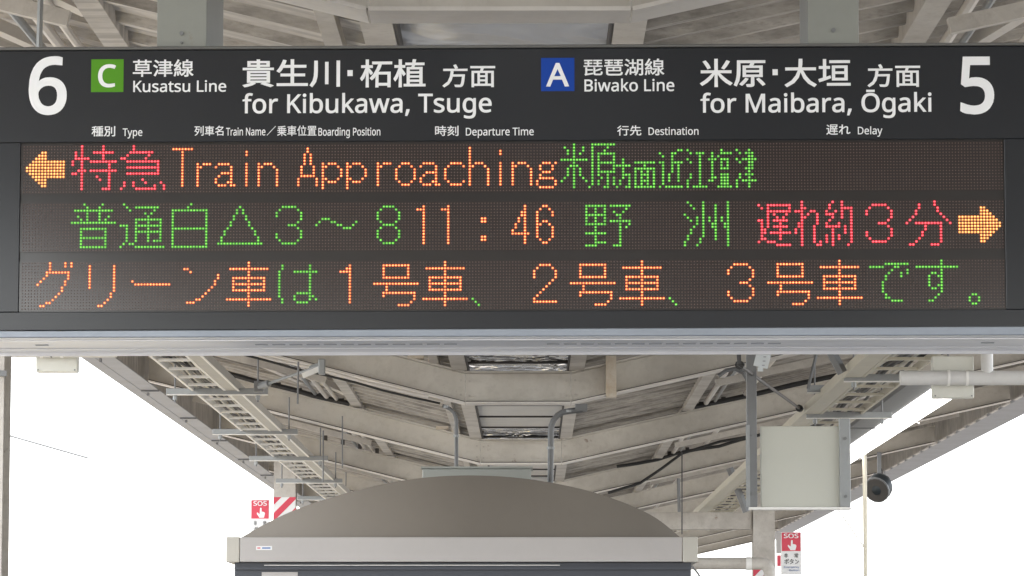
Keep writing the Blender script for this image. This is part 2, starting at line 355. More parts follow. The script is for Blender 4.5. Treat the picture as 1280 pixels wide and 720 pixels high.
'o':(485,["442,216 440,181 436,150 428,121 417,95 404,71 388,51 369,33 348,18 324,7 299,-1 271,-6 241,-8 214,-6 188,-1 163,7 140,18 119,33 100,51 84,71 70,95 59,121 51,150 46,181 44,216 47,261 55,301 68,336 87,367 110,392 137,412 169,426 204,435 244,438 281,435 316,426 347,412 374,392 398,367 417,336 431,301 439,261","117,216 119,184 123,154 130,128 141,105 155,86 172,71 192,59 216,53 243,51 270,53 294,59 314,71 331,86 345,105 356,128 363,154 367,184 369,216 367,248 363,277 355,303 345,325 331,344 314,359 294,370 270,376 242,379 202,374 171,359 147,335 130,303 120,263"]),
'p':(493,["273,438 303,436 331,429 357,418 380,402 401,383 418,358 432,329 441,296 447,258 449,216 447,170 439,129 427,93 410,62 390,37 365,17 337,3 306,-5 272,-8 251,-7 231,-4 213,1 170,24 139,55 134,55 137,20 139,-16 139,-192 68,-192 68,430 126,430 136,371 139,371 170,405 182,414 197,422 213,429 231,434 251,437","260,379 233,377 210,371 190,362 174,349 161,333 152,313 145,289 141,261 139,229 139,216 140,182 144,152 150,126 159,103 172,85 188,70 208,59 233,53 261,51 286,53 308,60 326,72 341,88 354,108 364,131 371,157 375,186 376,217 373,262 363,302 348,334 325,359 296,374"]),
'r':(331,["269,438 295,437 319,433 310,368 287,372 264,374 248,373 232,369 217,363 202,355 189,346 176,334 166,321 156,305 149,289 143,270 140,251 139,229 139,0 68,0 68,430 126,430 134,351 137,351 170,395 183,407 198,418 214,426 231,433 249,437"]),
's':(384,["348,119 346,92 339,69 327,49 311,32 292,18 268,6 241,-2 210,-6 176,-8 99,-1 42,19 42,83 104,60 128,54 153,50 178,49 211,51 236,57 256,66 269,79 277,94 280,112 279,123 276,132 271,141 239,167 174,196 103,228 84,239 69,252 57,266 48,283 43,302 41,324 46,358 61,386 85,408 118,425 157,435 202,438 275,430 339,409 315,353 258,372 197,380 171,379 149,374 131,366 118,356 111,343 108,328 109,317 113,307 119,298 154,274 219,246 289,215 306,203 321,191 333,176 341,159 346,140"]),
't':(289,["212,50 245,53 272,59 272,5 240,-4 200,-8 178,-7 157,-3 138,4 120,13 104,27 91,44 82,66 76,93 74,125 74,375 13,375 13,409 75,437 103,528 144,528 144,430 269,430 269,375 144,375 144,127 146,103 153,83 163,69 177,58 193,52"]),
'u':(496,["427,430 427,0 370,0 359,57 356,57 346,43 334,31 321,20 273,-1 220,-8 187,-6 159,-1 134,8 112,21 95,38 81,59 71,85 65,114 63,148 63,430 135,430 135,153 137,122 145,96 158,76 176,62 200,53 230,51 260,53 285,59 306,69 323,82 336,100 345,121 352,146 356,175 357,206 357,430"]),
'w':(630,["346,243 336,276 328,308 321,335 316,357 313,357 308,335 302,307 294,275 284,242 207,1 127,1 9,431 82,431 141,201 153,154 163,109 169,73 172,73 178,97 185,128 193,160 201,188 277,431 354,431 428,188 440,149 451,109 457,74 460,74 466,108 477,153 489,201 549,431 621,431 502,1 419,1"]),
'y':(409,["1,430 76,430 169,185 184,144 196,105 205,68 209,68 224,121 245,186 333,430 409,430 224,-59 213,-85 201,-108 188,-130 173,-148 157,-164 138,-176 117,-185 94,-191 67,-192 34,-190 9,-186 9,-130 30,-133 56,-135 72,-134 86,-131 99,-126 110,-118 121,-110 130,-99 152,-59 174,-2"]),
'Ō':(626,["577,287 576,244 570,204 561,166 547,132 531,101 510,73 486,49 459,29 428,13 393,1 355,-6 314,-8 271,-6 232,1 196,13 165,29 138,49 114,73 94,101 78,132 65,167 56,204 51,245 49,288 52,344 62,396 78,442 100,482 130,517 166,545 208,565 258,577 314,581 369,577 417,565 459,545 495,517 524,483 547,442 564,396 574,344","125,287 127,241 134,200 145,163 161,131 182,104 207,83 238,67 273,58 314,55 354,58 390,67 420,83 445,104 465,131 481,163 492,200 499,241 501,287 496,354 481,411 456,457 436,479 412,496 384,508 351,516 314,518 274,515 238,506 207,490 182,469 161,443 145,411 134,374 127,333","432,686 432,629 194,629 194,686"])}
# ------------------------------------------------------------------ dot matrix characters (row:columns, as lit on the display)
GLY = {
'arrowL': '2:5-6 3:4-6 4:3-6 5:2-12 6:1-12 7:0-12 8:0-12 9:1-12 10:2-12 11:3-6 12:4-6 13:5-6',
'arrowR': '2:7-8 3:7-9 4:7-10 5:0-11 6:0-12 7:0-13 8:0-13 9:0-12 10:0-11 11:7-10 12:7-9 13:7-8',
'toku': '0:3,10 1:3,10 2:1,3,7-13 3:1,3,10 4:1-5,10 5:0,3,6-14 6:0,3,12 7:3,12 8:2-4,6-14 9:0,1,3,12 10:3,8,12 11:3,9,12 12:3,12 13:3,12 14:3,10-12',
'kyu': '0:4 1:4 2:3-10 3:2,9 4:0,1,8 5:2-12 6:12 7:2-12 8:12 9:2-12 11:7 12:1,4,8,13 13:1,4,11,14 14:0,5-11,14',
'T': '1:0-6 2:3 3:3 4:3 5:3 6:3 7:3 8:3 9:3 10:3 11:3 12:3 13:3',
'r': '6:0,2-4 7:0,1 8:0 9:0 10:0 11:0 12:0 13:0',
'a': '6:1-4 7:0,5 8:5 9:2-5 10:1,5 11:0,5 12:0,4,5 13:1-3,5,6',
'i': '2:0 3:0 6:0 7:0 8:0 9:0 10:0 11:0 12:0 13:0',
'n': '6:0,2-4 7:0,1,5 8:0,6 9:0,6 10:0,6 11:0,6 12:0,6 13:0,6',
'A': '1:3 2:3 3:2,4 4:2,4 5:2,4 6:2,4 7:1,5 8:1,5 9:1,5 10:1-5 11:0,6 12:0,6 13:0,6',
'p': '6:0,2-4 7:0,1,5 8:0,6 9:0,6 10:0,6 11:0,1,5 12:0,2-4 13:0 14:0',
'o': '6:2-4 7:1,5 8:0,6 9:0,6 10:0,6 11:0,6 12:1,5 13:2-4',
'c': '6:2-5 7:1,6 8:0 9:0 10:0 11:0 12:1,6 13:2-5',
'h': '1:0 2:0 3:0 4:0 5:0 6:0,2-4 7:0,1,5 8:0,6 9:0,6 10:0,6 11:0,6 12:0,6 13:0,6',
'g': '6:2-4,6 7:1,5 8:1,5 9:2-4 10:1 11:1-5 12:0,6 13:0,6 14:1-5',
'mai': '0:4 1:1,4,7 2:2,4,7 3:2,4,6 4:4 5:0-8 6:4 7:3-5 8:2,4,6 9:2,4,6 10:2,4,6 11:1,4,7 12:0,4,8 13:4 14:4',
'hara': '0:1-8 1:1,6 2:1,5 3:1,3-8 4:1,3,8 5:1,3,8 6:1,3-8 7:1,3,8 8:1,3,8 9:1,3-8 10:1,3,6 11:1,4,6,8 12:1,3,6,8 13:1,3,6,8 14:0,5,6',
'hou': '5:2 6:2 7:0-4 8:2 9:2 10:2-4 11:2,4 12:1,4 13:1,4 14:0,3,4',
'men': '6:0-6 7:3 8:0-6 9:0,2,4,6 10:0,2-4,6 11:0,2,4,6 12:0,2-4,6 13:0,2,4,6 14:0-6',
'chika': '2:6,7 3:0,4,5 4:1,4 5:4 6:0,1,4-7 7:1,4,6 8:1,4,6 9:1,4,6 10:1,3,6 11:1,3,6 12:1,3,6 13:1 14:0,2-7',
'e': '2:0 3:1,3-5 4:4 5:0,4 6:1,4 7:4 8:4 9:4 10:1,4 11:1,4 12:0,4 13:0,4 14:0,2-6',
'shio': '2:4 3:1,4-7 4:1,3 5:0-2,4-6 6:1,4,6 7:1,4,6 8:1,4-6 9:1 10:1,4-6 11:1,2,4-6 12:0,1,4-6 13:4-6 14:3-7',
'tsu': '2:0,4 3:1,3-5 4:4,5 5:0,2-6 6:1,4,5 7:4,5 8:3-5 9:4 10:1,3-5 11:1,4 12:0,2-6 13:0,4 14:0,4',
'fu': '0:4,10 1:5,9 2:1-13 3:5,9 4:2,5,9,12 5:3,5,9,11 6:0-14 8:3-11 9:3,11 10:3,11 11:3-11 12:3,11 13:3,11 14:3-11',
'tsuu': '0:1 1:2,5-12 2:3,11 3:8,10 4:9 5:5-13 6:5,9,13 7:0-2,5-13 8:2,5,9,13 9:2,5-13 10:2,5,9,13 11:2,5,9,13 12:2,5,9,11-13 13:1,3,4 14:0,5-14',
'shiro': '0:6 1:5 2:0-11 3:0,11 4:0,11 5:0,11 6:0,11 7:0,11 8:0-11 9:0,11 10:0,11 11:0,11 12:0,11 13:0,11 14:0-11',
'tri': '1:7 2:6,8 3:6,8 4:5,9 5:5,9 6:4,10 7:4,10 8:3,11 9:2,12 10:2,12 11:1,13 12:1,13 13:0-14',
'w3': '1:2-6 2:1,7 3:0,8 4:0,8 5:8 6:7 7:4-6 8:7 9:8 10:0,8 11:0,8 12:1,7 13:2-6',
'wave': '5:2-4 6:1,5,6,13 7:0,7,8,12 8:9-11',
'w8': '1:2-5 2:1,6 3:0,7 4:0,7 5:0,7 6:1,6 7:2-5 8:1,6 9:0,7 10:0,7 11:0,7 12:1,6 13:2-5',
'n1': '1:2 2:0-2 3:2 4:2 5:2 6:2 7:2 8:2 9:2 10:2 11:2 12:2 13:2',
'colon': '5:0,1 6:0,1 11:0,1 12:0,1',
'n4': '1:4 2:4 3:3,4 4:3,4 5:2,4 6:2,4 7:1,4 8:1,4 9:0,4 10:0-5 11:4 12:4 13:4',
'n6': '1:2,3 2:1,4 3:0,5 4:0,5 5:0 6:0,2,3 7:0,1,4 8:0,5 9:0,5 10:0,5 11:0,5 12:1,4 13:2,3',
'no': '1:0-6,8-14 2:0,3,6,13 3:0,3,6,9,12 4:0-6,10,11 5:0,3,6,11 6:0,3,6,8-14 7:0-6,11,14 8:3,11,13 9:3,11 10:0-6,11 11:3,11 12:3,11 13:3-6,11 14:0-3,9-11',
'su': '0:1,6,14 1:2,6,10,14 2:3,6,10,14 3:6,10,14 4:0,6,10,14 5:1,4,6,8,10,12,14 6:2,4,6,8,10,12,14 7:4,6,9,10,13,14 8:3,6,9,10,13,14 9:2,6,10,14 10:2,6,10,14 11:1,6,10,14 12:1,5,10,14 13:0,5,14 14:0,4,14',
'oku': '1:0,3-10 2:1,3,10 3:3-10 4:3,5,9 5:3,6,8 6:0,1,3,5-9 7:1,3,7 8:1,3,5-9 9:1,2,7 10:1,2,4-10 11:1,7 12:1,2,7 13:0,3-5 14:6-10',
're': '0:2 1:2 2:2,3 3:0-2,5,6 4:2,4,7 5:2,3,7 6:2,7 7:1,2,7 8:1,2,6 9:0,2,6 10:0,2,6 11:2,6 12:2,6 13:2,6,8 14:2,7,8',
'yaku': '0:2,5 1:1,5 2:1,5-8 3:0,3,5,8 4:0-2,5,8 5:2,5,8 6:1,8 7:0,4,8 8:0-4,6,8 9:2,6,8 10:2,6,8 11:0,2,4,8 12:0,2,4,8 13:0,2,8 14:2,7',
'fun': '0:9 1:4,9 2:4,10 3:3,10 4:3,11 5:2,12 6:1,13 7:0,3-11,14 8:6,11 9:6,11 10:5,11 11:5,11 12:4,11 13:3,11 14:1,2,8-10',
'gu': '0:4,9,11 1:4,9,11 2:4 3:3-10 4:3,10 5:2,10 6:1,9 7:0,9 8:8 9:8 10:7 11:6 12:5 13:3,4 14:1,2',
'ri': '1:0,8 2:0,8 3:0,8 4:0,8 5:0,8 6:0,8 7:0,8 8:0,8 9:8 10:7 11:7 12:6 13:5 14:3,4',
'bar': '6:0 7:1-12',
'nn': '2:0,1 3:2 4:11 5:11 6:10 7:10 8:9 9:8 10:7 11:6 12:4,5 13:1-3',
'sha': '0:7 1:7 2:1-13 3:7 4:7 5:2-12 6:2,7,12 7:2-12 8:2,7,12 9:2-12 10:7 11:7 12:0-14 13:7 14:7',
'ha': '1:1,10 2:1,10 3:0,5-12 4:0,10 5:0,10 6:0,10 7:0,10 8:0,10 9:0,10 10:0,6-10 11:0,5,10,11 12:1,5,10,12 13:1,6-9',
'w1': '1:3 2:2,3 3:0-3 4:3 5:3 6:3 7:3 8:3 9:3 10:3 11:3 12:3 13:3',
'gou': '1:3-11 2:3,11 3:3,11 4:3,11 5:3-11 7:0-14 8:4 9:4 10:3-13 11:3,13 12:13 13:12 14:8-11',
'comma': '12:0 13:1 14:2',
'w2': '1:2-5 2:1,6 3:0,7 4:0,7 5:0,7 6:6 7:5 8:4 9:3 10:2 11:1 12:0 13:0-7',
'de': '1:5-12 2:0-4,8,9 3:7,12 4:6,10,12 5:5,10 6:5 7:4 8:4 9:4 10:4 11:5 12:5,6 13:7-10',
'sut': '0:8 1:8 2:0-13 3:8 4:5,6,8 5:4,7,8 6:4,8 7:4,8 8:4,7,8 9:5,6,8 10:8 11:7 12:6 13:4,5',
'maru': '11:1,2 12:0,3 13:0,3 14:1,2',
}
ROWS = [
 [('arrowL', 1, 'Y'), ('toku', 16, 'R'), ('kyu', 32, 'R'), ('T', 49, 'O'), ('r', 57, 'O'), ('a', 63, 'O'), ('i', 73, 'O'), ('n', 77, 'O'),
  ('A', 90, 'O'), ('p', 98, 'O'), ('p', 106, 'O'), ('r', 116, 'O'), ('o', 122, 'O'), ('a', 130, 'O'), ('c', 138, 'O'), ('h', 146, 'O'),
  ('i', 156, 'O'), ('n', 160, 'O'), ('g', 168, 'O'), ('mai', 176, 'G'), ('hara', 185, 'G'), ('hou', 194, 'G'), ('men', 200, 'G'),
  ('chika', 208, 'G'), ('e', 217, 'G'), ('shio', 224, 'G'), ('tsu', 233, 'G')],
 [('fu', 16, 'G'), ('tsuu', 32, 'G'), ('shiro', 49, 'G'), ('tri', 64, 'G'), ('w3', 83, 'G'), ('wave', 96, 'G'), ('w8', 116, 'G'),
  ('n1', 129, 'O'), ('n1', 137, 'O'), ('colon', 150, 'O'), ('n4', 160, 'O'), ('n6', 168, 'O'), ('no', 184, 'G'), ('su', 216, 'G'),
  ('oku', 240, 'R'), ('re', 252, 'R'), ('yaku', 262, 'R'), ('w3', 275, 'R'), ('fun', 288, 'R'), ('arrowR', 305, 'Y')],
 [('gu', 5, 'O'), ('ri', 22, 'O'), ('bar', 36, 'O'), ('nn', 53, 'O'), ('sha', 67, 'O'), ('ha', 84, 'G'), ('w1', 104, 'O'), ('gou', 115, 'O'),
  ('sha', 131, 'O'), ('comma', 147, 'G'), ('w2', 167, 'O'), ('gou', 179, 'O'), ('sha', 195, 'O'), ('comma', 211, 'G'), ('w3', 230, 'O'),
  ('gou', 243, 'O'), ('sha', 259, 'O'), ('de', 276, 'G'), ('sut', 291, 'G'), ('maru', 308, 'G')],
]
def dots(key):
    out = []
    for part in GLY[key].split():
        r, cs = part.split(':')
        for c in cs.split(','):
            a, _, b = c.partition('-')
            for k in range(int(a), int(b or a) + 1): out.append((int(r), k))
    return out
# ------------------------------------------------------------------ ground
E0 = 1.6                                   # eye height: heights below are given above the eye
g = MB().add([(-600, -300, -1.1), (600, -300, -1.1), (600, 1500, -1.1), (-600, 1500, -1.1)], [(0, 1, 2, 3)])
obj('ground', g, M['ballast'])['kind'] = 'structure'
g = MB().box(-4.3, 5.6, -40, 140, -1.09, 0.0)
obj('platform', g, M['concrete'], bevel=0.02)['kind'] = 'structure'
g = MB().box(-3.5, -3.2, -40, 140, 0.004, 0.008).box(4.5, 4.8, -40, 140, 0.004, 0.008)
obj('tactile_strip', g, M['yellow'])['kind'] = 'structure'

# ------------------------------------------------------------------ canopy
XC, HW = -0.085, 0.365
SLL, SLR = 0.25, 0.222
HB = 1.80                                  # underside of the beams above the eye, in the valley
XEL, XER = -3.66, 5.75
def hb(x):
    u = x - XC
    if abs(u) <= HW: return HB
    return HB + (SLL if u < 0 else SLR) * (abs(u) - HW)
BEAMY = [9.9 + 7.46 * i for i in range(-3, 11)]
BEAMY[4] = 17.1
canopy = thing('platform_canopy', 'cream painted valley roof over the platform with steel beams and ribbed sheets', 'canopy', (0, 0, 0))
BW, BH = 0.20, 0.225
for bi, y in enumerate(BEAMY):
    segs = [(-3.43, XC - HW), (XC - HW, XC + HW), (XC + HW, 5.30)]
    mb = MB()
    for a, b_ in segs:
        ga, gb = (a + .003 if a > -3 else a), (b_ - .003 if b_ < 5 else b_)
        za, zb = E0 + hb(a), E0 + hb(b_)
        for (y0, y1, d0, d1, mi) in ((y - .006, y + .006, .013, BH - .013, 0), (y - BW / 2, y + BW / 2, 0, .012, 1), (y - BW / 2, y + BW / 2, BH - .012, BH, 0), (y - .0085, y - .0065, .0125, .024, 2)):  # last box: dark strip that paints in the shade at the web's lower corner
            v = [(ga, y0, za + d0), (gb, y0, zb + d0), (gb, y1, zb + d0), (ga, y1, za + d0),
                 (ga, y0, za + d1), (gb, y0, zb + d1), (gb, y1, zb + d1), (ga, y1, za + d1)]
            mb.add(v, [(0, 3, 2, 1), (4, 5, 6, 7), (0, 1, 5, 4), (2, 3, 7, 6), (0, 4, 7, 3), (1, 2, 6, 5)], mi)
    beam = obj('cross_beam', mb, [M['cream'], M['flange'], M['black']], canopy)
    if bi == 5:
        x0 = P(757, 470, y).x; x1 = P(770, 470, y).x
        pl = obj('splice_plate', MB().box(x0, x1, y - .118, y - .012, E0 + hb(x0) - .012, E0 + hb(x0) + BH + .05), M['rustp'], beam)
    if bi in (5, 6, 7):
        for dx in (-.70, -.62):
            x = XC + dx
            obj('rusty_bracket', MB().box(x - .06 * (dx < -.65), x + .05, y - .112, y - .02, E0 + hb(x) + BH + .001, E0 + hb(x) + BH + .03 + .02 * (dx > -.65)), M['rustp'], beam)
        for x in (XC - HW - .03, XC - HW + .03, XC + HW - .03, XC + HW + .03):
            for dz in (.06, .16):
                obj('bolt', MB().tube([(x, y - .007, E0 + hb(x) + dz), (x, y - .016, E0 + hb(x) + dz)], .008, 6), M['cream2'], beam)
    # clips and angle left on the beam tops outside the stepped part of the roof
    for s in (-1, 1):
        xs = [-1.5 - .19 * k for k in range(1, 5)] if s < 0 else [1.33 + .2 * k for k in range(1, 4)]
        if 0 <= bi - 3 < 5:
            for x in xs:
                obj('purlin_clip', MB().box(x - .02, x + .02, y - .10, y - .05, E0 + hb(x) + BH + .001, E0 + hb(x) + BH + .055), M['black'], beam)
# purlins running along the platform
YA, YB = -13, 85
def purlin(x0, x1, z0, z1, m='cream2', name='purlin', y0=YA, y1=YB):
    # broken at each beam so that it butts against the web
    ys = [y0] + [y for y in BEAMY if y0 < y < y1] + [y1]
    for a, b_ in zip(ys[:-1], ys[1:]):
        o = obj(name, MB().box(x0, x1, a + .012, b_ - .012, E0 + z0, E0 + z1), M[m], canopy)
purlin(XC - .455, XC - .352, 2.028, 2.085)                     # beside the skylight, left
purlin(XC + .352, XC + .455, 2.028, 2.085)               # beside the skylight, right
purlin(XC - .605, XC - .545, 2.075, 2.125)                      # second member, left
purlin(-1.60, -1.51, 2.315, 2.40, 'deck')
purlin(1.36, 1.45, 2.275, 2.36)
# ribbed sheets
def sheet(side, x0, x1, ya, yb, extra, m, period, parent, name='roof_sheet'):
    """one folded sheet strip: ridge profile along y, running along x"""
    d = 0.035
    n = max(1, round((yb - ya) / period)); per = (yb - ya) / n
    v, f = [], []
    for k in range(n):
        y = ya + k * per
        prof = [(y + .002, 0.0), (y + per * .70, 0.0), (y + per * .77, -d), (y + per * .90, -d), (y + per * .998, 0.0)]
        b0 = len(v)
        for x in (x0, x1):
            for yy, dz in prof: v.append((x, yy, E0 + hb(x) + BH + extra + dz))
        for x in (x0, x1):
            for yy, dz in prof: v.append((x, yy, E0 + hb(x) + BH + extra + dz + .01))
        q = len(prof)
        for i in range(q - 1):
            f.append((b0 + i, b0 + i + 1, b0 + q + i + 1, b0 + q + i))
            f.append((b0 + 2 * q + i, b0 + 3 * q + i, b0 + 3 * q + i + 1, b0 + 2 * q + i + 1))
        f.append((b0, b0 + q, b0 + 3 * q, b0 + 2 * q))
        f.append((b0 + q - 1, b0 + 3 * q - 1, b0 + 4 * q - 1, b0 + 2 * q - 1))
    mb = MB().add(v, f)
    fp = 2 * (len(prof) - 1) + 2
    for k in range(n):
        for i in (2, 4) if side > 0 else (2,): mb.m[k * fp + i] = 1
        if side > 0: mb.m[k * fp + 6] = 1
    return obj(name, mb, [m, M['ridge']], parent)
def lay(x0, x1, extra, period, side, mats):
    y = YA
    while y < YB:
        if 10.0 < y < 15.0 or 23.0 < y < 39.0:
            sheet(side, x0, x1, y, y + period, extra, M[random.choice(mats)], period, canopy)
            y += period
        else:
            lim = 10.0 if y <= 10.0 else (23.0 if y < 23.0 else YB)
            if y >= 39.0: lim = YB
            n = math.ceil((lim - y) / period)
            sheet(side, x0, x1, y, y + n * period, extra, M[mats[0]], period, canopy, 'roof_sheet')['kind'] = 'stuff'
            y += n * period
lay(-1.52, XC - .345, 0.085, 0.42, -1, ['deck', 'deck', 'deck'])
lay(XC + .345, 1.37, 0.085, 0.27, 1, ['deck', 'deck_dark'])
lay(XEL, -1.50, 0.175, 0.42, -1, ['deck', 'deck', 'deck'])
lay(1.38, XER, 0.175, 0.27, 1, ['deck', 'deck', 'deck_dark'])
# closing boards of the step
purlin(-1.56, -1.525, 2.405, 2.50, 'deck_dark', 'step_board'); purlin(1.375, 1.41, 2.365, 2.46, 'deck_dark', 'step_board')
# skylight panes over the valley
y = YA; k = 0
while y < YB:
    for yy in (BEAMY):
        pass
    m = 'film' if y < 15 else 'foil' if (22.5 < y < 26) or (30.6 < y < 32.6) else 'pane'
    z = E0 + HB + BH + .045
    obj('skylight_pane', MB().add([(XC - .34, y + .03, z + .012), (XC + .34, y + .03, z + .012), (XC + .34, y + 1.31, z), (XC - .34, y + 1.31, z),
        (XC - .34, y + .03, z + .02), (XC + .34, y + .03, z + .02), (XC + .34, y + 1.31, z + .008), (XC - .34, y + 1.31, z + .008)],
        [(0, 1, 2, 3), (7, 6, 5, 4), (0, 4, 5, 1), (2, 6, 7, 3), (1, 5, 6, 2), (0, 3, 7, 4)]), M[m], canopy)
    obj('glazing_bar', MB().box(XC - .34, XC + .34, y - .018, y + .018, z - .012, z + .04), M['black'], canopy)
    y += 1.34; k += 1
obj('glazing_bar', MB().box(XC - .350, XC - .341, YA, YB, E0 + 2.03, E0 + 2.12), M['black'], canopy)
obj('glazing_bar', MB().box(XC + .341, XC + .350, YA, YB, E0 + 2.03, E0 + 2.12), M['black'], canopy)
# roof skin above keeps the weather out
v = []
for yy in (YA, YB):
    for x, z in ((XEL - .05, hb(XEL) + .42), (XC - HW, 2.34), (XC + HW, 2.34), (XER + .05, hb(XER) + .42)): v.append((x, yy, E0 + z))
mb = MB().add(v, [(0, 4, 5, 1), (1, 5, 6, 2), (2, 6, 7, 3)])
obj('roof_skin', mb, M['deck_dark'], canopy)
# eaves: left
zl_ = E0 + 2.55
obj('eave_beam', MB().box(-3.60, -3.44, YA, YB, zl_ - .008, zl_ + .004), M['eave'], canopy)
obj('eave_web', MB().box(-3.50, -3.488, YA, YB, zl_ + .0045, zl_ + .44), M['deck_dark'], canopy)
obj('gutter', MB().prism([(-3.745, zl_ + .02), (-3.73, zl_ + .0), (-3.62, zl_ + .0), (-3.605, zl_ + .02), (-3.605, zl_ + .40), (-3.745, zl_ + .40)], YA, YB), M['eave'], canopy)
# eaves: right
zr = E0 + 2.97
obj('gutter', MB().prism([(5.44, zr + .02), (5.46, zr + .0), (5.84, zr + .0), (5.87, zr + .03), (5.87, zr + .45), (5.44, zr + .45)], YA, YB), M['eave'], canopy)
tabs = MB(); y = 26.0
while y < YB: tabs.box(5.40, 5.435, y, y + .55, zr - .012, zr + .01); y += 1.05
o = obj('sheet_end', tabs, M['flange'], canopy); o['kind'] = 'stuff'
obj('eave_beam', MB().box(5.36, 5.372, YA, YB, zr - .02, zr + .44), M['deck_dark'], canopy)
# small bracket arms under the left gutter
y = 29.5
while y < 75:
    obj('gutter_bracket', MB().box(-3.60, -3.43, y - .03, y + .01, zl_ - .024, zl_ - .009).box(-3.545, -3.525, y - .02, y + .02, zl_ - .06, zl_ - .031), M['galvd'], canopy)
    y += 3.7
# outer struts from the stepped purlin to the eave, half way between beams
for y in (12.35, 28.2, 36.2, 43.6):
    for (xa, xb_) in ((-1.605, -3.4), (1.455, 5.2)):
        r = 0.027
        obj('side_strut', MB().bar((xa, y, E0 + hb(xa) + .15), (xb_, y, E0 + hb(xb_) + .15), .05, .055), M['cream2'], canopy)
# diagonals
for (xa, ya, xb_, yb) in ((-1.62, 13.0, -2.6, 11.2), (-1.9, 13.2, -2.9, 11.6), (-2.0, 14.2, -2.9, 12.6), (1.7, 14.0, 2.1, 12.4), (1.6, 30.2, 1.9, 27.0), (-1.62, 31.5, -2.1, 29.6), (-1.8, 31.5, -2.3, 29.6), (-2.0, 31.5, -2.5, 29.6)):
    obj('brace', MB().bar((xa, ya, E0 + hb(xa) + .30), (xb_, yb, E0 + hb(xb_) + .30), .05, .05), M['flange'], canopy)
# shear pins holes etc. between beams 1 and 2: raised cable runs along beams
def beam_line(y, xa, xb_, dz, r, m, name, parent=canopy, n=10, sag=0.01):
    pts = []
    for i in range(n + 1):
        x = xa + (xb_ - xa) * i / n
        pts.append((x, y, E0 + hb(x) + dz - sag * math.sin(math.pi * 3 * i / n) ** 2))
    return obj(name, MB().tube(pts, r, 6), m, parent, smooth=True)
beam_line(BEAMY[5] - .13, -2.6, -.62, -.045, .009, M['cable'], 'flange_cable')
beam_line(BEAMY[5] - .16, -2.9, -.70, -.02, .013, M['flange'], 'flange_cable')
beam_line(BEAMY[6] - .09, -3.3, -1.62, .25, .026, M['cable'], 'flange_cable')
beam_line(BEAMY[6] - .09, 1.47, 4.4, .25, .026, M['cable'], 'flange_cable')
beam_line(BEAMY[7] - .14, .95, 3.2, .24, .02, M['cable'], 'flange_cable', sag=.03)

# conduits lying on the beams and running along the roof
for x, r, m in ((-1.74, .017, 'flange'), (-1.83, .022, 'flange'), (-1.93, .017, 'galv'), (1.57, .022, 'flange'), (1.65, .014, 'galv'), (1.93, .02, 'flange')):
    z = E0 + hb(x) + BH + .035
    pts = [(x + .008 * math.sin(yy * 1.3 + x * 9), yy, z) for yy in range(-12, 66, 3)]
    obj('roof_conduit', MB().tube(pts, r, 8), M[m], canopy, smooth=True)

# columns
def column(x, y, label, stripes=None):
    t = thing('canopy_column', label, 'column', (x, y, 0), group='cream steel columns carrying the canopy')
    top = E0 + hb(x) - .004
    mb = MB().box(-.12, .12, -.12, -.107, 0.02, top).box(-.12, .12, .107, .12, 0.02, top).box(-.007, .007, -.106, .106, 0.02, top)
    obj('shaft', mb, M['cream2'], t)
    obj('base_plate', MB().box(-.2, .2, -.2, .2, 0, .019), M['galvd'], t)
    if stripes:
        z0, z1 = stripes
        o = obj('warning_band', MB().box(-.123, .123, -.127, -.1212, z0, z1), M['signwhite'], t)
        st = MB(); n = 4; hgt = z1 - z0
        q = .09
        x_ = -.123 - hgt
        while x_ < .123:
            poly = []
            for (a, zz) in ((x_, z0), (x_ + q, z0), (x_ + q + hgt, z1), (x_ + hgt, z1)): poly.append((a, zz))
            # clip to the band
            def clip(pl, lim, keep):
                out = []
                for i in range(len(pl)):
                    p, r_ = pl[i], pl[(i + 1) % len(pl)]
                    ip, ir = keep(p[0] - lim), keep(r_[0] - lim)
                    if ip: out.append(p)
                    if ip != ir:
                        u = (lim - p[0]) / (r_[0] - p[0]); out.append((lim, p[1] + u * (r_[1] - p[1])))
                return out
            pl = clip(poly, -.1229, lambda d: d >= 0)
            if len(pl) > 2: pl = clip(pl, .1229, lambda d: d <= 0)
            if len(pl) > 2: st.prism(pl, -.129, -.1272)
            x_ += q * 2
        obj('red_stripes', st, M['red'], o)
    return t
XLc, XRc = P(356.5, 640, BEAMY[7]).x, P(954, 640, BEAMY[7]).x
YC = BEAMY[7]
zs = lambda py, d=YC: P(640, py, d).z
column(XRc, YC, 'weathered cream column under the pale panel with stripes low down', (zs(745), zs(712)))
column(XLc, YC, 'cream column behind the left end of the dome with red and white band', (zs(672), zs(622)))
column(P(0, 500, 17.1).x - .085, 17.1, 'cream column at the left edge of the view with a dark strap')
column(1.58 + 1.1, 17.1, 'cream column just outside the right edge under the canopy')
for (x, y) in ((XLc, BEAMY[7] + 22.4), (XRc, BEAMY[7] + 22.4)): pass
pz = P(640, 651, YC - .13).z
t = obj('tie_beam', MB().box(XLc + .13, XRc - .13, YC - .08, YC + .08, P(640, 662, YC).z, P(640, 640.5, YC).z), M['cream2'])
tag(t, 'horizontal cream tie beam between the two columns behind the domed shelter', 'beam')
bm_ = t.modifiers.new('bevel', 'BEVEL'); bm_.width = .004
lx = P(0, 468, 17.1).x - .085
o = obj('pipe_strap', MB().box(lx - .13, lx + .135, 17.1 - .14, 17.1 - .121, P(0, 473, 17.1).z, P(0, 466, 17.1).z), M['galvd'])
tag(o, 'dark metal strap round the column at the left edge', 'strap')
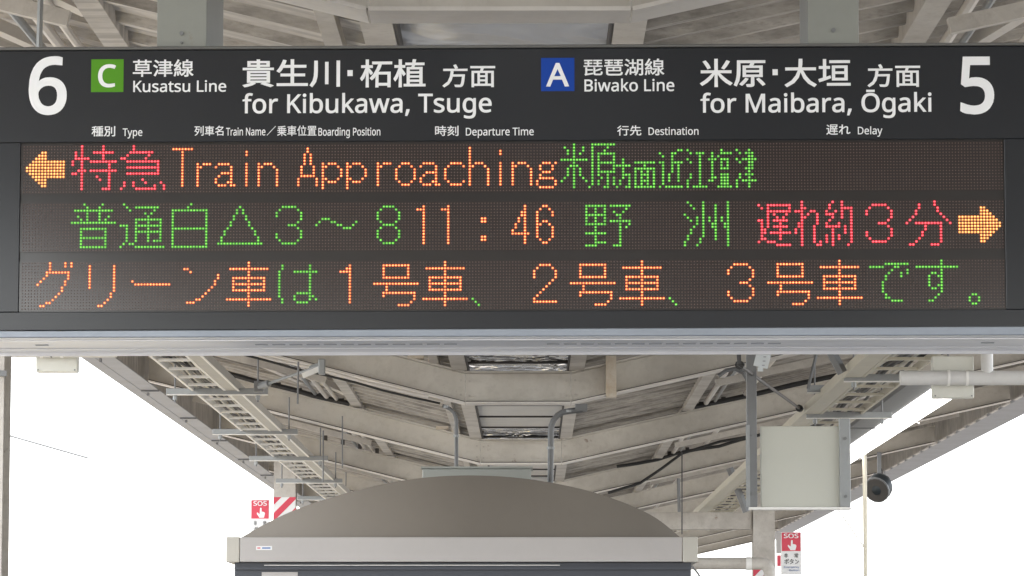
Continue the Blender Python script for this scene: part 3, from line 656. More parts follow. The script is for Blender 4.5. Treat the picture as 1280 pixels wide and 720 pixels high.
# ------------------------------------------------------------------ departure board
BD = 9.375
BYAW = -math.radians(1.3)
BO = P(640, 250, BD)
BM = Matrix.Translation(BO) @ Matrix.Rotation(BYAW, 4, 'Z')
BMI = BM.inverted()
def B(px, py):
    """photo pixel -> x,z on the front plane of the board (its own coordinates)"""
    c = BMI @ CAMPOS
    d = BMI.to_3x3() @ ray(px, py)
    k = -c.y / d.y
    return c.x + d.x * k, c.z + d.z * k
BZ = lambda py: B(640, py)[1]
LP = (B(1253.4, 250)[0] - B(29.0, 250)[0]) / 319.0          # led pitch
LX0 = B(29.0, 250)[0]
ROWZ = [BZ(180.55), BZ(253.45), BZ(327.1)]
board = thing('departure_board', 'long charcoal hanging departure board with three rows of lit dot matrix text', 'departure board', BO, BYAW)
XL, XR = -1.45, 1.45
ZT, ZB = BZ(60.5), BZ(411.5)
WX0, WX1 = B(24.5, 250)[0], B(1256, 250)[0]
WZ0, WZ1 = BZ(388.3), BZ(175.8)
TH = 0.42
obj('cabinet', MB().box(XL, XR, 0.03, TH, ZB, ZT), M['signcase'], board)
obj('header_panel', MB().box(XL, XR, 0.0, 0.0295, WZ1, ZT), M['signcase'], board, bevel=0.002)
obj('bezel', MB().box(XL, WX0, 0.0, 0.0295, WZ0, WZ1 - 0.0005), M['signcase'], board, bevel=0.0015)
obj('bezel', MB().box(WX1, XR, 0.0, 0.0295, WZ0, WZ1 - 0.0005), M['signcase'], board, bevel=0.0015)
obj('bezel', MB().box(XL, XR, 0.0, 0.0295, ZB, WZ0 - 0.0005), M['signcase'], board, bevel=0.0015)
obj('top_rim', MB().box(XL, XR, -0.008, TH, ZT + 0.0005, ZT + 0.0085), M['rim'], board, bevel=0.002)
zl = BZ(421)
(xa, za), (xb, zb2) = B(0, 414.2), B(1280, 408.4)
lip = MB()
za_ = za + (XL - xa) * (zb2 - za) / (xb - xa); zb_ = za + (XR - xa) * (zb2 - za) / (xb - xa)
lip.add([(XL, -.012, zl), (XR, -.012, zl), (XR, -.012, zb_), (XL, -.012, za_), (XL, 0.0, zl), (XR, 0.0, zl), (XR, 0.0, zb_), (XL, 0.0, za_)],
        [(0, 1, 2, 3), (4, 7, 6, 5), (0, 4, 5, 1), (3, 2, 6, 7), (0, 3, 7, 4), (1, 5, 6, 2)])
obj('bottom_lip', lip, M['lip'], board, bevel=0.002)
tray = MB().box(XL, XR, 0.001, TH + .01, zl - 0.001, ZB - 0.001)
tray.box(XL, XR, 0.05, 0.062, zl - 0.004, zl - 0.0015)
tray.box(XL, XR, 0.30, 0.312, zl - 0.004, zl - 0.0015)
tray.box(XL, XR, TH + .011, TH + .022, zl - 0.010, zl + .03)
obj('underside_tray', tray, M['alu'], board)
k = 0
for px in [38] + [318 + 21.9 * i for i in range(12)] + [690 + 21.7 * i for i in range(14)] + [1244]:
    x = B(px, 421)[0]
    s = MB().box(-0.017, 0.017, 0, 0.020, -0.0012, 0)
    if k == 0: sme = s.mesh('vent_slot', M['slot'])
    o = link('vent_slot', sme, board); o.location = (x, 0.185, zl - 0.0012); k += 1
# hanger boxes carrying the board from the roof
hz = 0.95
for a, b_, side in ((195.5, 258, 1), (1010, 1074, -1)):
    x0, x1 = B(a, 55)[0], B(b_, 55)[0]
    h = MB().box(x0, x1, 0.012, TH - .012, ZT + 0.009, hz)
    o = obj('hanger_box', h, M['posts'], board, bevel=0.002)
    obj('hanger_face', MB().box(x0 + .001, x1 - .001, 0.004, 0.0115, ZT + 0.010, hz), M['post'], o, bevel=0.001)
    for dz in (0.045, 0.02) if side == 1 else (0.045,):
        obj('bolt', MB().tube([(x0 + (x1 - x0) * .5, 0.006, ZT + dz), (x0 + (x1 - x0) * .5, -0.002, ZT + dz)], 0.006 if dz > .03 else .0035), M['galvd'], o)
# display window, three strips
wx, wz = (WX0 + WX1) / 2, (WZ0 + WZ1) / 2
obj('window_backing', MB().box(WX0, WX1, 0.012, 0.029, WZ0, WZ1), M['gap'], board)
NS = 8
def led_mesh(lst, r, h, n=6):
    v, f = [], []
    for cx, cz in lst:
        b = len(v)
        v.append((cx, -h, cz))
        for k in range(n):
            a = 2 * math.pi * (k + .5) / n
            v.append((cx + r * math.cos(a), 0, cz + r * math.sin(a)))
        f += [(b, b + 1 + k, b + 1 + (k + 1) % n) for k in range(n)]
    return v, f
for ri, row in enumerate(ROWS):
    z0 = ROWZ[ri]
    pts = lambda r, c: (LX0 + c * LP, z0 - r * LP)
    st = obj('display_strip', MB().box(WX0 + .001, WX1 - .001, 0.007, 0.0118, z0 - 15.6 * LP, z0 + .6 * LP), M['window'], board)
    lit = set()
    for key, c0, colr in row:
        lst = []
        for r, c in dots(key):
            if (r, c0 + c) in lit: continue
            lit.add((r, c0 + c)); lst.append(pts(r, c0 + c))
        mb = MB()
        v, f = led_mesh(lst, LP * .50, LP * .20, 8)
        mb.add([(x, y + .0068, z) for x, y, z in v], f, 0)
        v, f = led_mesh(lst, LP * .255, LP * .06, 8)
        mb.add([(x, y + .0068 - LP * .16, z) for x, y, z in v], f, 1)
        # core stands proud on the lens
        co, ln = LEDC[colr]
        obj('lit_arrow' if key.startswith('arrow') else 'lit_character', mb, [ln, co], st)
    un = [pts(r, c) for r in range(16) for c in range(320) if (r, c) not in lit]
    v, f = led_mesh(un, LP * .24, LP * .12)
    o = obj('unlit_diodes', MB().add([(x, y + .0068, z) for x, y, z in v], f), M['unlit'], st)
    o['kind'] = 'stuff'
# ---- lettering
def latin_obj(s, bold):
    cu = bpy.data.curves.new('lettering', 'CURVE')
    x = 0
    for ch in s:
        adv, cs = GL[ch]
        for c in cs:
            p = [tuple(int(q) for q in t.split(',')) for t in c.split()]
            sp = cu.splines.new('POLY'); sp.points.add(len(p) - 1); sp.use_cyclic_u = True
            for i, (a, b_) in enumerate(p): sp.points[i].co = ((x + a) / 1000, b_ / 1000, 0, 1)
        x += adv
    return bpy.data.objects.new('lettering', cu), bold
def kanji_obj(s, bold):
    cu = bpy.data.curves.new('lettering', 'FONT')
    cu.body = s; cu.resolution_u = 3
    o = bpy.data.objects.new('lettering', cu)
    COL.objects.link(o)
    bpy.context.view_layer.objects.active = o
    for q in bpy.context.selected_objects: q.select_set(False)
    o.select_set(True)
    bpy.ops.object.convert(target='CURVE')
    o = bpy.context.view_layer.objects.active
    COL.objects.unlink(o)
    return o, bold
def flat_mesh(ob):
    """letter faces plus a flattened round bead along the outlines that gives the bold weight"""
    o, bold = ob
    cu = o.data
    COL.objects.link(o)
    cu.dimensions = '2D'; cu.fill_mode = 'BOTH'; cu.resolution_u = 3
    def grab():
        dg = bpy.context.evaluated_depsgraph_get(); dg.update()
        return bpy.data.meshes.new_from_object(o.evaluated_get(dg))
    m1 = grab()
    cu.dimensions = '3D'; cu.fill_mode = 'FULL'; cu.bevel_depth = bold; cu.bevel_resolution = 1
    m2 = grab()
    bpy.data.objects.remove(o)
    return m1, m2
def place_text(mm, x0, x1, z0, z1, cap, m, parent, y, t=0.0003, name='lettering', label=None):
    """fit ink to x0..x1; z0..z1 = ink box, or baseline..cap height when cap is given"""
    m1, m2 = mm
    vs = [v.co for v in m1.vertices] + [v.co for v in m2.vertices]
    ax, bx = min(v.x for v in vs), max(v.x for v in vs)
    ay, by = (0, cap) if cap else (min(v.y for v in vs), max(v.y for v in vs))
    sx, sz = (x1 - x0) / (bx - ax), (z1 - z0) / (by - ay)
    bead = max([abs(v.co.z) for v in m2.vertices] + [1e-6])
    mb = MB()
    for me, k in ((m1, 0.0), (m2, t / bead)):
        mb.add([(x0 + (v.co.x - ax) * sx, y - v.co.z * k, z0 + (v.co.y - ay) * sz) for v in me.vertices],
               [tuple(p.vertices) for p in me.polygons])
    o = obj(name, mb, m, parent, label)
    return o
CAP = 0.573
def T_lat(s, px0, px1, cap_y, base_y, bold=0.013, m=None, parent=None, yy=-0.0008, mid=None):
    mx = (px0 + px1) / 2
    return place_text(flat_mesh(latin_obj(s, bold)), B(px0, base_y)[0], B(px1, base_y)[0], B(mx, base_y)[1], B(mx, cap_y)[1],
                      CAP, m or M['white'], parent or board, yy)
def T_jp(s, px0, px1, top_y, bot_y, bold=0.016, m=None, parent=None, yy=-0.0008):
    mx = (px0 + px1) / 2
    return place_text(flat_mesh(kanji_obj(s, bold)), B(px0, bot_y)[0], B(px1, bot_y)[0], B(mx, bot_y)[1], B(mx, top_y)[1],
                      None, m or M['white'], parent or board, yy)
T_lat('6', 35.5, 83.2, 73.2, 141, 0.017)
T_lat('5', 1200.2, 1243, 72.2, 140.2, 0.017)
for (a, t_, c, d_, ch, cx0, cx1, ct, cb, mm) in ((114.3, 74.3, 154.2, 115, 'C', 122.5, 145, 81.5, 108.3, 'green'), (676.3, 72.5, 718, 113.8, 'A', 682.5, 711.5, 79.6, 107.6, 'blue')):
    (x0, z1), (x1, z0) = B(a, t_), B(c, d_)
    bd = obj('line_badge', MB().box(x0, x1, -0.0008, -0.0001, z0, z1), M[mm], board)
    T_lat(ch, cx0, cx1, ct, cb, 0.018, parent=bd, yy=-0.0016)
T_jp('草津線', 166, 242, 74.3, 96.2, 0.0168)
T_lat('Kusatsu Line', 166.5, 282.8, 101, 114.7)
T_jp('貴生川', 303, 425, 74, 109.3, 0.0196)
T_jp('柘植', 450, 532, 74, 109.3, 0.0196)
T_jp('方面', 553, 619, 80.3, 109.3, 0.0168)
T_lat('for Kibukawa, Tsuge', 303, 614.6, 117.8, 140.7)
T_jp('琵琶湖線', 729.5, 830.5, 73.3, 94.7, 0.0140)
T_lat('Biwako Line', 730.5, 843, 99.4, 113.9)
T_jp('米原', 874.8, 957, 73.4, 109, 0.0196)
T_jp('大垣', 980.6, 1063.4, 73.4, 109, 0.0196)
T_jp('方面', 1084.3, 1150.4, 80, 109, 0.0168)
T_lat('for Maibara, Ōgaki', 875.6, 1164.6, 117.3, 140)
for a, t_ in ((434.3, 87.7), (965.6, 86.6)):
    (x0, z1), (x1, z0) = B(a, t_), B(a + 6.6, t_ + 7.4)
    obj('middle_dot', MB().box(x0, x1, -0.0008, -0.0002, z0, z1), M['white'], board)
T_jp('種別', 114.4, 144, 157.6, 170.6, 0.0140)
T_lat('Type', 153.3, 178, 160.6, 169.9, 0.010)
T_jp('列車名', 243, 279.4, 157.2, 169.8, 0.0140)
T_lat('Train Name', 282.6, 331.8, 159.9, 169.3, 0.012)
T_jp('／', 333.4, 344.8, 157.5, 169.5, 0.0140)
T_jp('乗車位置', 346.4, 395.6, 156.9, 170, 0.0126)
T_lat('Boarding Position', 397.9, 475.5, 160, 169.4, 0.012)
T_jp('時刻', 543.8, 573.2, 157, 170, 0.0140)
T_lat('Departure Time', 582.3, 667.2, 159.8, 169.2, 0.010)
T_jp('行先', 771.4, 801.7, 156.8, 169.6, 0.0140)
T_lat('Destination', 810.6, 873.2, 159.4, 168.6, 0.010)
T_jp('遅れ', 1032.8, 1063, 155.6, 168.6, 0.0140)
T_lat('Delay', 1072.3, 1103, 158.6, 167.8, 0.010)
# ------------------------------------------------------------------ cable trays
def cable_tray(x0, x1, h, side, mrail, label, plate, y0, y1, step):
    t = thing('cable_tray', label, 'cable tray', (0, 0, 0), group='ladder cable trays hung under the canopy')
    z = E0 + h
    obj('side_rail', MB().box(x0, x0 + .018, y0, y1, z, z + .05), M[mrail], t)
    obj('side_rail', MB().box(x1 - .018, x1, y0, y1, z, z + .05), M[mrail], t)
    (pa, pb, pm) = plate
    obj('side_plate', MB().box(pa, pb, y0, y1, z + .001, z + .012).box(pb - .01 if side < 0 else pa, pb if side < 0 else pa + .01, y0, y1, z + .0125, z + .06), M[pm], t)
    xe = pb - .012 if side < 0 else pa - .004
    obj('edge_strip', MB().box(xe, xe + .016, y0, y1, z - .004, z + .0005), M[mrail], t)
    me = MB().box(x0 + .019, x1 - .019, -.022, .022, 0, .016).mesh('rung', M[mrail])
    y = y0 + .2
    while y < y1:
        o = link('rung', me, t); o.location = (0, y, z + .001); y += step
    for i in range(6):
        xx = x0 + .045 + i * (x1 - x0 - .09) / 5
        pts = []; y = y0; ph = random.random() * 6
        while y < y1:
            pts.append((xx + .006 * math.sin(y * 1.7 + ph), y, z + .05 + .014 * math.sin(y * 2.3 + ph) + .01 * (i % 2))); y += .35
        obj('cable', MB().tube(pts, .015 if i in (1, 3) else .009, 6), M['cablew' if i in (1, 4) else 'cable'], t, smooth=True)
    return t
TLH, TRH = 1.90, 1.75
cable_tray(-1.237 * TLH, -1.11 * TLH, TLH, -1, 'tray', 'white ladder cable tray running away on the left side', (-1.109 * TLH, -1.062 * TLH, 'plate'), 15, 62, .66)
cable_tray(1.155 * TRH, 1.325 * TRH, TRH, 1, 'traycream', 'cream ladder cable tray running away on the right side', (1.088 * TRH, 1.153 * TRH, 'traycream'), 15, 47, .68)
grpS = 'grey channels carrying the cable trays'
def support(px0, px1, py, d, label, rods=True, hgt=.045):
    a, b_ = P(px0, py, d), P(px1, py, d)
    t = thing('support_channel', label, 'channel bar', (a.x, d, a.z), group=grpS)
    L = b_.x - a.x
    obj('channel', MB().box(0, L, -.021, .021, 0.003, hgt), M['galv'], t, bevel=.003)
    obj('channel_lip', MB().box(0, L, -.024, .024, -.003, .0028), M['tray'], t)
    if rods:
        for x in (.06, L - .07):
            top = hb(a.x + x) + E0 - a.z
            obj('hanging_rod', MB().tube([(x, 0, -.05), (x, 0, top + .0)], .006, 6), M['galvd'], t)
            obj('nut', MB().tube([(x, 0, -.035), (x, 0, -.004)], .015, 6), M['galv'], t)
    return t
support(208, 335, 493.5, 24.9, 'nearest and longest grey channel bar under the left cable tray')
support(266, 372, 543.2, 29.2, 'second grey channel bar under the left cable tray')
support(312, 410, 576, 32.8, 'third grey channel bar under the left cable tray')
support(345, 428, 603.8, 36.9, 'fourth grey channel bar, just above the left end of the dome')
support(372, 440, 625, 41.2, 'farthest grey channel bar, mostly behind the dome')
support(1055, 1200, 477, 21.9, 'grey channel bar whose right end runs behind the white pipe')
support(1008, 1115, 523, 25.1, 'grey channel bar across the right cable tray above the pale panel')
support(1009, 1075, 491, 23.6, 'short grey channel bar left of the right cable tray', rods=False, hgt=.05)

# ------------------------------------------------------------------ white pipes with ivory boxes
def pipe_run(px0, px1, pyc, r_px, d, label, boxes, bands, riser=None):
    a, b_ = P(px0, pyc, d), P(px1, pyc, d)
    t = thing('white_pipe', label, 'pipe', (a.x, d, a.z), group='white pipes near the board with ivory boxes')
    r = r_px * d / F
    L = b_.x - a.x
    obj('pipe', MB().tube([(0, 0, 0), (L, 0, 0)], r, 20), M['pvc'], t, smooth=True)
    for bx in bands:
        x = P(bx, pyc, d).x - a.x
        obj('clamp', MB().tube([(x - .007, 0, 0), (x + .007, 0, 0)], r + .004, 20), M['tray'], t, smooth=True)
    obj('coupling_ring', MB().tube([(L - .30 if px1 > 700 else L * .6, 0, 0), (L - .292 if px1 > 700 else L * .6 + .008, 0, 0)], r + .002, 20), M['galvd'], t)
    for (x0, x1, y0, y1, dep) in boxes:
        p, q = P(x0, y1, d + dep), P(x1, y0, d + dep)
        p, q = rel(p, a), rel(q, a)
        bx = obj('junction_box', MB().box(p.x, q.x, dep, dep + .09, p.z, q.z), M['boxw'], t, bevel=.006)
        for sx in (p.x + .014, q.x - .014):
            for sz in (p.z + .012,):
                obj('screw', MB().tube([(sx, dep - .001, sz), (sx, dep - .004, sz)], .004, 8), M['galvd'], bx)
    if riser:
        x = P(riser, pyc, d).x - a.x
        obj('riser', MB().tube([(x, 0, r * .6), (x, 0, .42)], r * .82, 16), M['pvc'], t, smooth=True)
    return t
pipe_run(1125, 1400, 472.5, 9.2, 20, 'thick white horizontal pipe at the right below the board', [(1166, 1217, 445, 497.5, .05)], [1185.5, 1208.5], riser=1234)
pipe_run(-60, 146, 440, 7.0, 20, 'thin white pipe at the upper left just below the board', [(44.5, 97, 430, 465, .05)], [52, 77.5], riser=-30)

# ------------------------------------------------------------------ strip lights
def strip_light(y0, y1, label):
    h = 1.88
    t = thing('strip_light', label, 'lamp', (0, 0, 0), group='fluorescent strip lights in a line on the right')
    x0, x1 = 1.478 * h, 1.60 * h
    z = E0 + h
    obj('housing', MB().box(x0 - .20, x0 - .012, y0, y1, z + .035, z + .10).box(x0 - .01, x1 + .01, y0, y1, z + .034, z + .09), M['galvd'], t, bevel=.004)
    m = emis('fluorescent glow', (1.0, 0.98, 0.95), 1.1) if 'fluor' not in M else M['fluor']
    M['fluor'] = m
    obj('tube', MB().tube([(x0 + .05, y0 + .05, z + .002), (x0 + .05, y1 - .05, z + .002)], .0145, 12), m, t, smooth=True)
    obj('tube', MB().tube([(x1 - .05, y0 + .05, z + .002), (x1 - .05, y1 - .05, z + .002)], .0145, 12), m, t, smooth=True)
    obj('diffuser', MB().prism([(x0, z + .033), (x0, z + .018), (x1, z + .018), (x1, z + .033)], y0 + .02, y1 - .02), m, t)
    ym = (y0 + y1) / 2
    obj('clip', MB().tube([(x0 + .1, ym, z - .031), (x0 + .1, ym, z - .07), (x0 + .12, ym, z - .08)], .006, 6), M['tray'], t)
strip_light(24.6, 29.0, 'lit fluorescent strip, nearest of the line, its end behind the ivory box')
strip_light(29.15, 33.6, 'lit fluorescent strip, farther one of the line beside the pale panel')

# ------------------------------------------------------------------ pale panel on two posts
d = 20.5
c = P(1000, 636, d)
t = thing('blank_panel', 'blank pale grey green panel held between two galvanised posts', 'panel', c)
def R(px, py, dd=d): return P(px, py, dd) - c
obj('panel_sheet', MB().box(R(951, 585).x, R(1051, 585).x, 0, .05, R(0, 634).z, R(0, 533).z), M['sheetw'], t, bevel=.004)
obj('bottom_trim', MB().box(R(936, 585).x, R(1063, 585).x, -.03, .055, R(0, 637.5).z, R(0, 634.3).z), M['tray'], t)
po = obj('post', MB().box(R(933.5, 585).x, R(946, 585).x, -.035, .02, R(0, 634).z, R(0, 430).z), M['galvd'], t, bevel=.003)
obj('post_flange', MB().box(R(932, 585).x, R(937, 585).x, -.037, -.0355, R(0, 634).z, R(0, 532).z), M['galv'], t)
p2 = obj('post', MB().box(R(1049, 585).x, R(1062.5, 585).x, -.035, .02, R(0, 634).z, R(0, 524).z), M['galv'], t, bevel=.003)
for (px, py) in ((940.5, 544), (940.5, 618), (1056, 549), (1056, 621)):
    obj('bolt', MB().tube([(R(px, 585).x, -.036, R(0, py).z), (R(px, 585).x, -.046, R(0, py).z)], .009, 8), M['galvd'], t)

# ------------------------------------------------------------------ domed shelter
kd = 22.0
kb = P(576, 720, kd); kb.z = 0
t = thing('domed_shelter', 'platform shelter with low bronze grey domed roof and silver fascia', 'shelter', kb)
def K(px, py, dd=kd): return P(px, py, dd) - kb
arc = [(297, 671.5), (342, 647.5), (385, 630), (435, 615), (485, 603.5), (535, 596.3), (588, 594), (640, 596.3), (690, 603), (740, 614), (786, 629.5), (822, 647), (853, 671.5)]
def smooth_arc(pts, n=4):
    out = []
    for i in range(len(pts) - 1):
        p0 = pts[max(i - 1, 0)]; p1 = pts[i]; p2_ = pts[i + 1]; p3 = pts[min(i + 2, len(pts) - 1)]
        for k in range(n):
            u = k / n
            out.append(tuple(0.5 * (2 * p1[j] + (p2_[j] - p0[j]) * u + (2 * p0[j] - 5 * p1[j] + 4 * p2_[j] - p3[j]) * u * u + (3 * p1[j] - p0[j] - 3 * p2_[j] + p3[j]) * u ** 3) for j in (0, 1)))
    return out + [pts[-1]]
ap = [(K(px, py).x, K(px, py).z) for px, py in smooth_arc(arc)]
dm = MB(); n = len(ap)
# bowed face and barrel back
rows = [(0.03, 1.0), (0.0, .985), (0.0, 0.5), (0.0, 0.02)]
xm, xw = (ap[0][0] + ap[-1][0]) / 2, (ap[-1][0] - ap[0][0]) / 2
bow = lambda x: .17 - .15 * (1 - ((x - xm) / xw) ** 2)          # the face is bowed in plan
zb = K(0, 671.5).z - .004
v = [(x, bow(x), z) for x, z in ap] + [(x, 2.6, z) for x, z in ap] + [(x, bow(x), zb) for x, z in ap] + [(x, 2.6, zb) for x, z in ap]
f = []
for i in range(n - 1):
    f += [(i, n + i, n + i + 1, i + 1), (i, i + 1, 2 * n + i + 1, 2 * n + i), (n + i, 3 * n + i, 3 * n + i + 1, n + i + 1), (2 * n + i, 2 * n + i + 1, 3 * n + i + 1, 3 * n + i)]
dm.add(v, f)
obj('dome_roof', dm, M['dome'], t, smooth=True)
z0, z1 = K(0, 702.5).z, K(0, 671.5).z
fa = obj('fascia', MB().box(K(300.5, 690).x, K(852.5, 690).x, -.03, .01, z0, z1 - .001).box(K(300.5, 690).x, K(852.5, 690).x, 0.012, 2.6, z0, z1 - .006), M['fascia'], t, bevel=.003)
for a, b_ in ((283, 300), (853, 872)):
    obj('end_cap', MB().box(K(a, 690).x, K(b_, 690).x, -.035, 2.6, z0 - .002, z1 + .001), M['kcap'], t, bevel=.006)
st = obj('maker_sticker', MB().box(K(320.5, 690).x, K(340.5, 690).x, -.0312, -.0302, K(0, 687.8).z, K(0, 682.8).z), M['signwhite'], t)
obj('print_mark', MB().box(K(322, 690).x, K(326, 690).x, -.0320, -.0313, K(0, 686).z, K(0, 684.6).z), M['red'], st)
obj('print_mark', MB().box(K(328, 690).x, K(338.5, 690).x, -.0320, -.0313, K(0, 686.2).z, K(0, 684.4).z), M['blueink'], st)
obj('wall', MB().box(K(293, 690).x, K(864, 690).x, 0.03, 2.55, 0.0, z0 - .003), M['navy'], t)
obj('light_slot', MB().box(K(330, 690).x, K(700, 690).x, 0.012, 0.028, K(0, 707).z, K(0, 706).z), M['tray'], t)
obj('wall_label', MB().box(K(327, 690).x, K(372, 690).x, 0.024, 0.0285, K(0, 745).z, K(0, 715).z), M['fascia'], t)
obj('door_rail', MB().box(K(293, 690).x, K(864, 690).x, 0.0, 0.022, K(0, 712).z, K(0, 709).z), M['navy'], t)
# unit lying behind the top of the dome
c2 = P(596, 600, 23.4)
o = thing('roof_unit', 'flat grey green box lying on top of the domed shelter', 'box', (c2.x, 23.4, c2.z))
a, b_ = P(528, 600, 23.4) - c2, P(664, 585.5, 23.4) - c2
obj('casing', MB().box(a.x, b_.x, 0, .35, a.z, b_.z), M['ac'], o, bevel=.008)
obj('lid', MB().box(a.x - .01, b_.x + .01, -.012, .36, b_.z + .0005, b_.z + .012), M['ac'], o)
# pipe below the tie beam at right
a, b_ = P(800, 704.5, 38), P(962, 704.5, 38)
t = thing('cream_duct', 'fat cream horizontal pipe ending in an elbow at the right column', 'pipe', a)
L = b_.x - a.x
obj('duct', MB().tube([(0, 0, 0), (L - .08, 0, 0), (L - .03, 0, -.02), (L, 0, -.08), (L, 0, -1.2)], .065, 16), M['cream2'], t, smooth=True)
obj('duct_collar', MB().tube([(L - .25, 0, 0), (L - .19, 0, 0)], .07, 16), M['tray'], t, smooth=True)

# ------------------------------------------------------------------ conduits
def conduit(pts_px, d, r, label, m='galvd', extra=None):
    p0 = P(*pts_px[0], d); base = Vector((p0.x, d, p0.z))
    t = thing('conduit', label, 'conduit', base, group='bent grey conduits rising from the domed shelter')
    pts = [P(px, py, d) - base for px, py in pts_px]
    obj('tube', MB().tube(pts, r, 12), M[m], t, smooth=True)
    for k in (1, len(pts) - 2):
        q = pts[k]
        obj('saddle', MB().tube([q + Vector((0, 0, -.008)), q + Vector((0, 0, .008))], r + .006, 12), M['galv'], t)
    return t
conduit([(570.5, 598), (570.5, 545), (570.5, 527), (569.5, 521), (567, 515.5), (563, 511.5), (557.5, 508.5), (553, 507)], 23.9, .0125, 'thin grey conduit left of centre bending left at its top')
t = conduit([(688, 604), (688.5, 560), (688.5, 540), (689.5, 532), (692, 525.5), (696.5, 519.5), (703, 515.5), (711, 514), (728, 512)], 23.9, .020, 'thicker grey conduit right of centre bending right at its top')
a, b_ = P(719, 514, 23.9), P(734, 505, 23.9)
obj('conduit_box', MB().box(a.x, b_.x, -.03, .05, a.z, b_.z).box(a.x, b_.x, -.031, -.03, a.z, b_.z), M['galvd'], t, bevel=.004)
for ch in t.children:
    if ch.name.startswith('conduit_box'): ch.location = (-t.location.x, 0, -t.location.z)

# ------------------------------------------------------------------ emergency button signs
def sos_sign(px0, px1, py0, py1, d, label, partial=False):
    a, b_ = P(px0, py1, d), P(px1, py0, d)
    t = thing('emergency_sign', label, 'sign', (a.x, d, a.z), group='white and red emergency button signs')
    W, H = b_.x - a.x, b_.z - a.z
    obj('plate', MB().box(0, W, 0, .03, 0, H), M['signwhite'], t, bevel=.003)
    rd = obj('red_field', MB().box(W * .04, W * .96, -.0015, -.0002, H * .555, H * .985), M['red'], t)
    def put(me, x0, x1, z0, z1, cap, m):
        return place_text(me, x0 * W, x1 * W, z0 * H, z1 * H, cap, M[m], t, -.003, t=.001)
    put(flat_mesh(latin_obj('SOS', .02)), .14, .86, .86, .96, CAP, 'white')
    # pointing hand: one finger up over a fist with a thumb
    hand = [(.50, .80), (.54, .815), (.58, .80), (.58, .72), (.66, .715), (.74, .70), (.76, .67), (.72, .60), (.70, .575), (.46, .575), (.42, .61), (.34, .66), (.33, .69), (.37, .70), (.46, .66), (.48, .68)]
    obj('hand_symbol', MB().prism([(x * W, z * H) for x, z in hand], -.003, -.0018), M['white'], t)
    put(flat_mesh(kanji_obj('非', .01)), .16, .34, .40, .50, None, 'ink')
    put(flat_mesh(kanji_obj('常', .01)), .66, .84, .40, .50, None, 'ink')
    put(flat_mesh(kanji_obj('ボタン', .01)), .16, .88, .25, .37, None, 'ink')
    put(flat_mesh(latin_obj('Emergency', .004)), .14, .88, .16, .20, CAP, 'blueink')
    put(flat_mesh(latin_obj('Button', .004)), .40, .88, .09, .13, CAP, 'blueink')
    return t, W, H
t, W, H = sos_sign(976.5, 1001.5, 665, 718.5, 38.8, 'emergency sign with red hand field beside the right column')
obj('side_bracket', MB().box(-W * .24, -.002, .002, .02, H * .5, H * .99), M['fascia'], t)
obj('side_stripe', MB().box(-W * .2, -.003, .0, .0019, H * .2, H * .46), M['red'], t)
t, W, H = sos_sign(313, 337, 624.5, 678, 38.8, 'emergency sign seen half hidden behind the left slope of the dome')

# ------------------------------------------------------------------ horn speaker and its pole
hd = 33.0
c = P(1100, 608, hd)
t = thing('horn_speaker', 'round dark loudspeaker hanging beside the thin pale pole', 'loudspeaker', c)
rr = 16.5 * hd / F
pts = [(0.0, -.09, 0), (0, -.085, 0), (0, -.02, 0), (0, .02, 0), (0, .08, 0), (0, .16, 0)]
q = Euler((math.radians(25), 0, math.radians(-28))).to_matrix()
pts = [q @ Vector(p) for p in pts]
obj('horn', MB().tube(pts, [rr * .55, rr * .96, rr * 1.03, rr * .98, rr * .7, rr * .35], 16), M['horn'], t, smooth=True)
obj('horn_mouth', MB().tube([q @ Vector((0, -.097, 0)), q @ Vector((0, -.0945, 0))], rr * .93, 16), M['black'], t)
obj('dust_cap', MB().tube([q @ Vector((0, -.115, 0)), q @ Vector((0, -.098, 0))], [rr * .2, rr * .38], 12), M['horn'], t, smooth=True)
obj('rim_ring', MB().tube([q @ Vector((0, -.094, 0)), q @ Vector((0, -.078, 0))], rr * 1.02, 16), M['galvd'], t)
obj('driver', MB().tube([(0.02, .06, rr * .1), (.05, .16, rr * .35), (.055, .20, rr * .4)], [rr * .45, rr * .5, rr * .4], 10), M['horn'], t, smooth=True)
obj('feed_cable', MB().tube([(.05, .2, rr * .4), (.03, .12, rr * 1.3), (.0, .03, rr * 1.6), (.012, .0, rr * 2.5)], .007, 6), M['cable'], t, smooth=True)
obj('bracket', MB().bar((-.005, 0, rr * .8), (-.005, 0, rr * 2.6), .035, .03), M['galvd'], t)
obj('bracket_arm', MB().bar((-.06, 0, rr * .9), (.05, 0, rr * .9), .03, .02), M['galvd'], t)
a = P(1082, 700, hd - .3)
t = thing('pale_pole', 'thin pale pole standing in front of the dark loudspeaker', 'pole', (a.x, hd - .3, 0))
obj('pole', MB().tube([(0, 0, 0), (0, 0, P(1082, 568, hd).z)], .020, 10), M['traycream'], t, smooth=True)
e = P(1047, 636, hd - .3) - t.location; e2 = P(1080, 684, hd - .3) - t.location
obj('stay', MB().tube([e, e2], .008, 6), M['tray'], t)

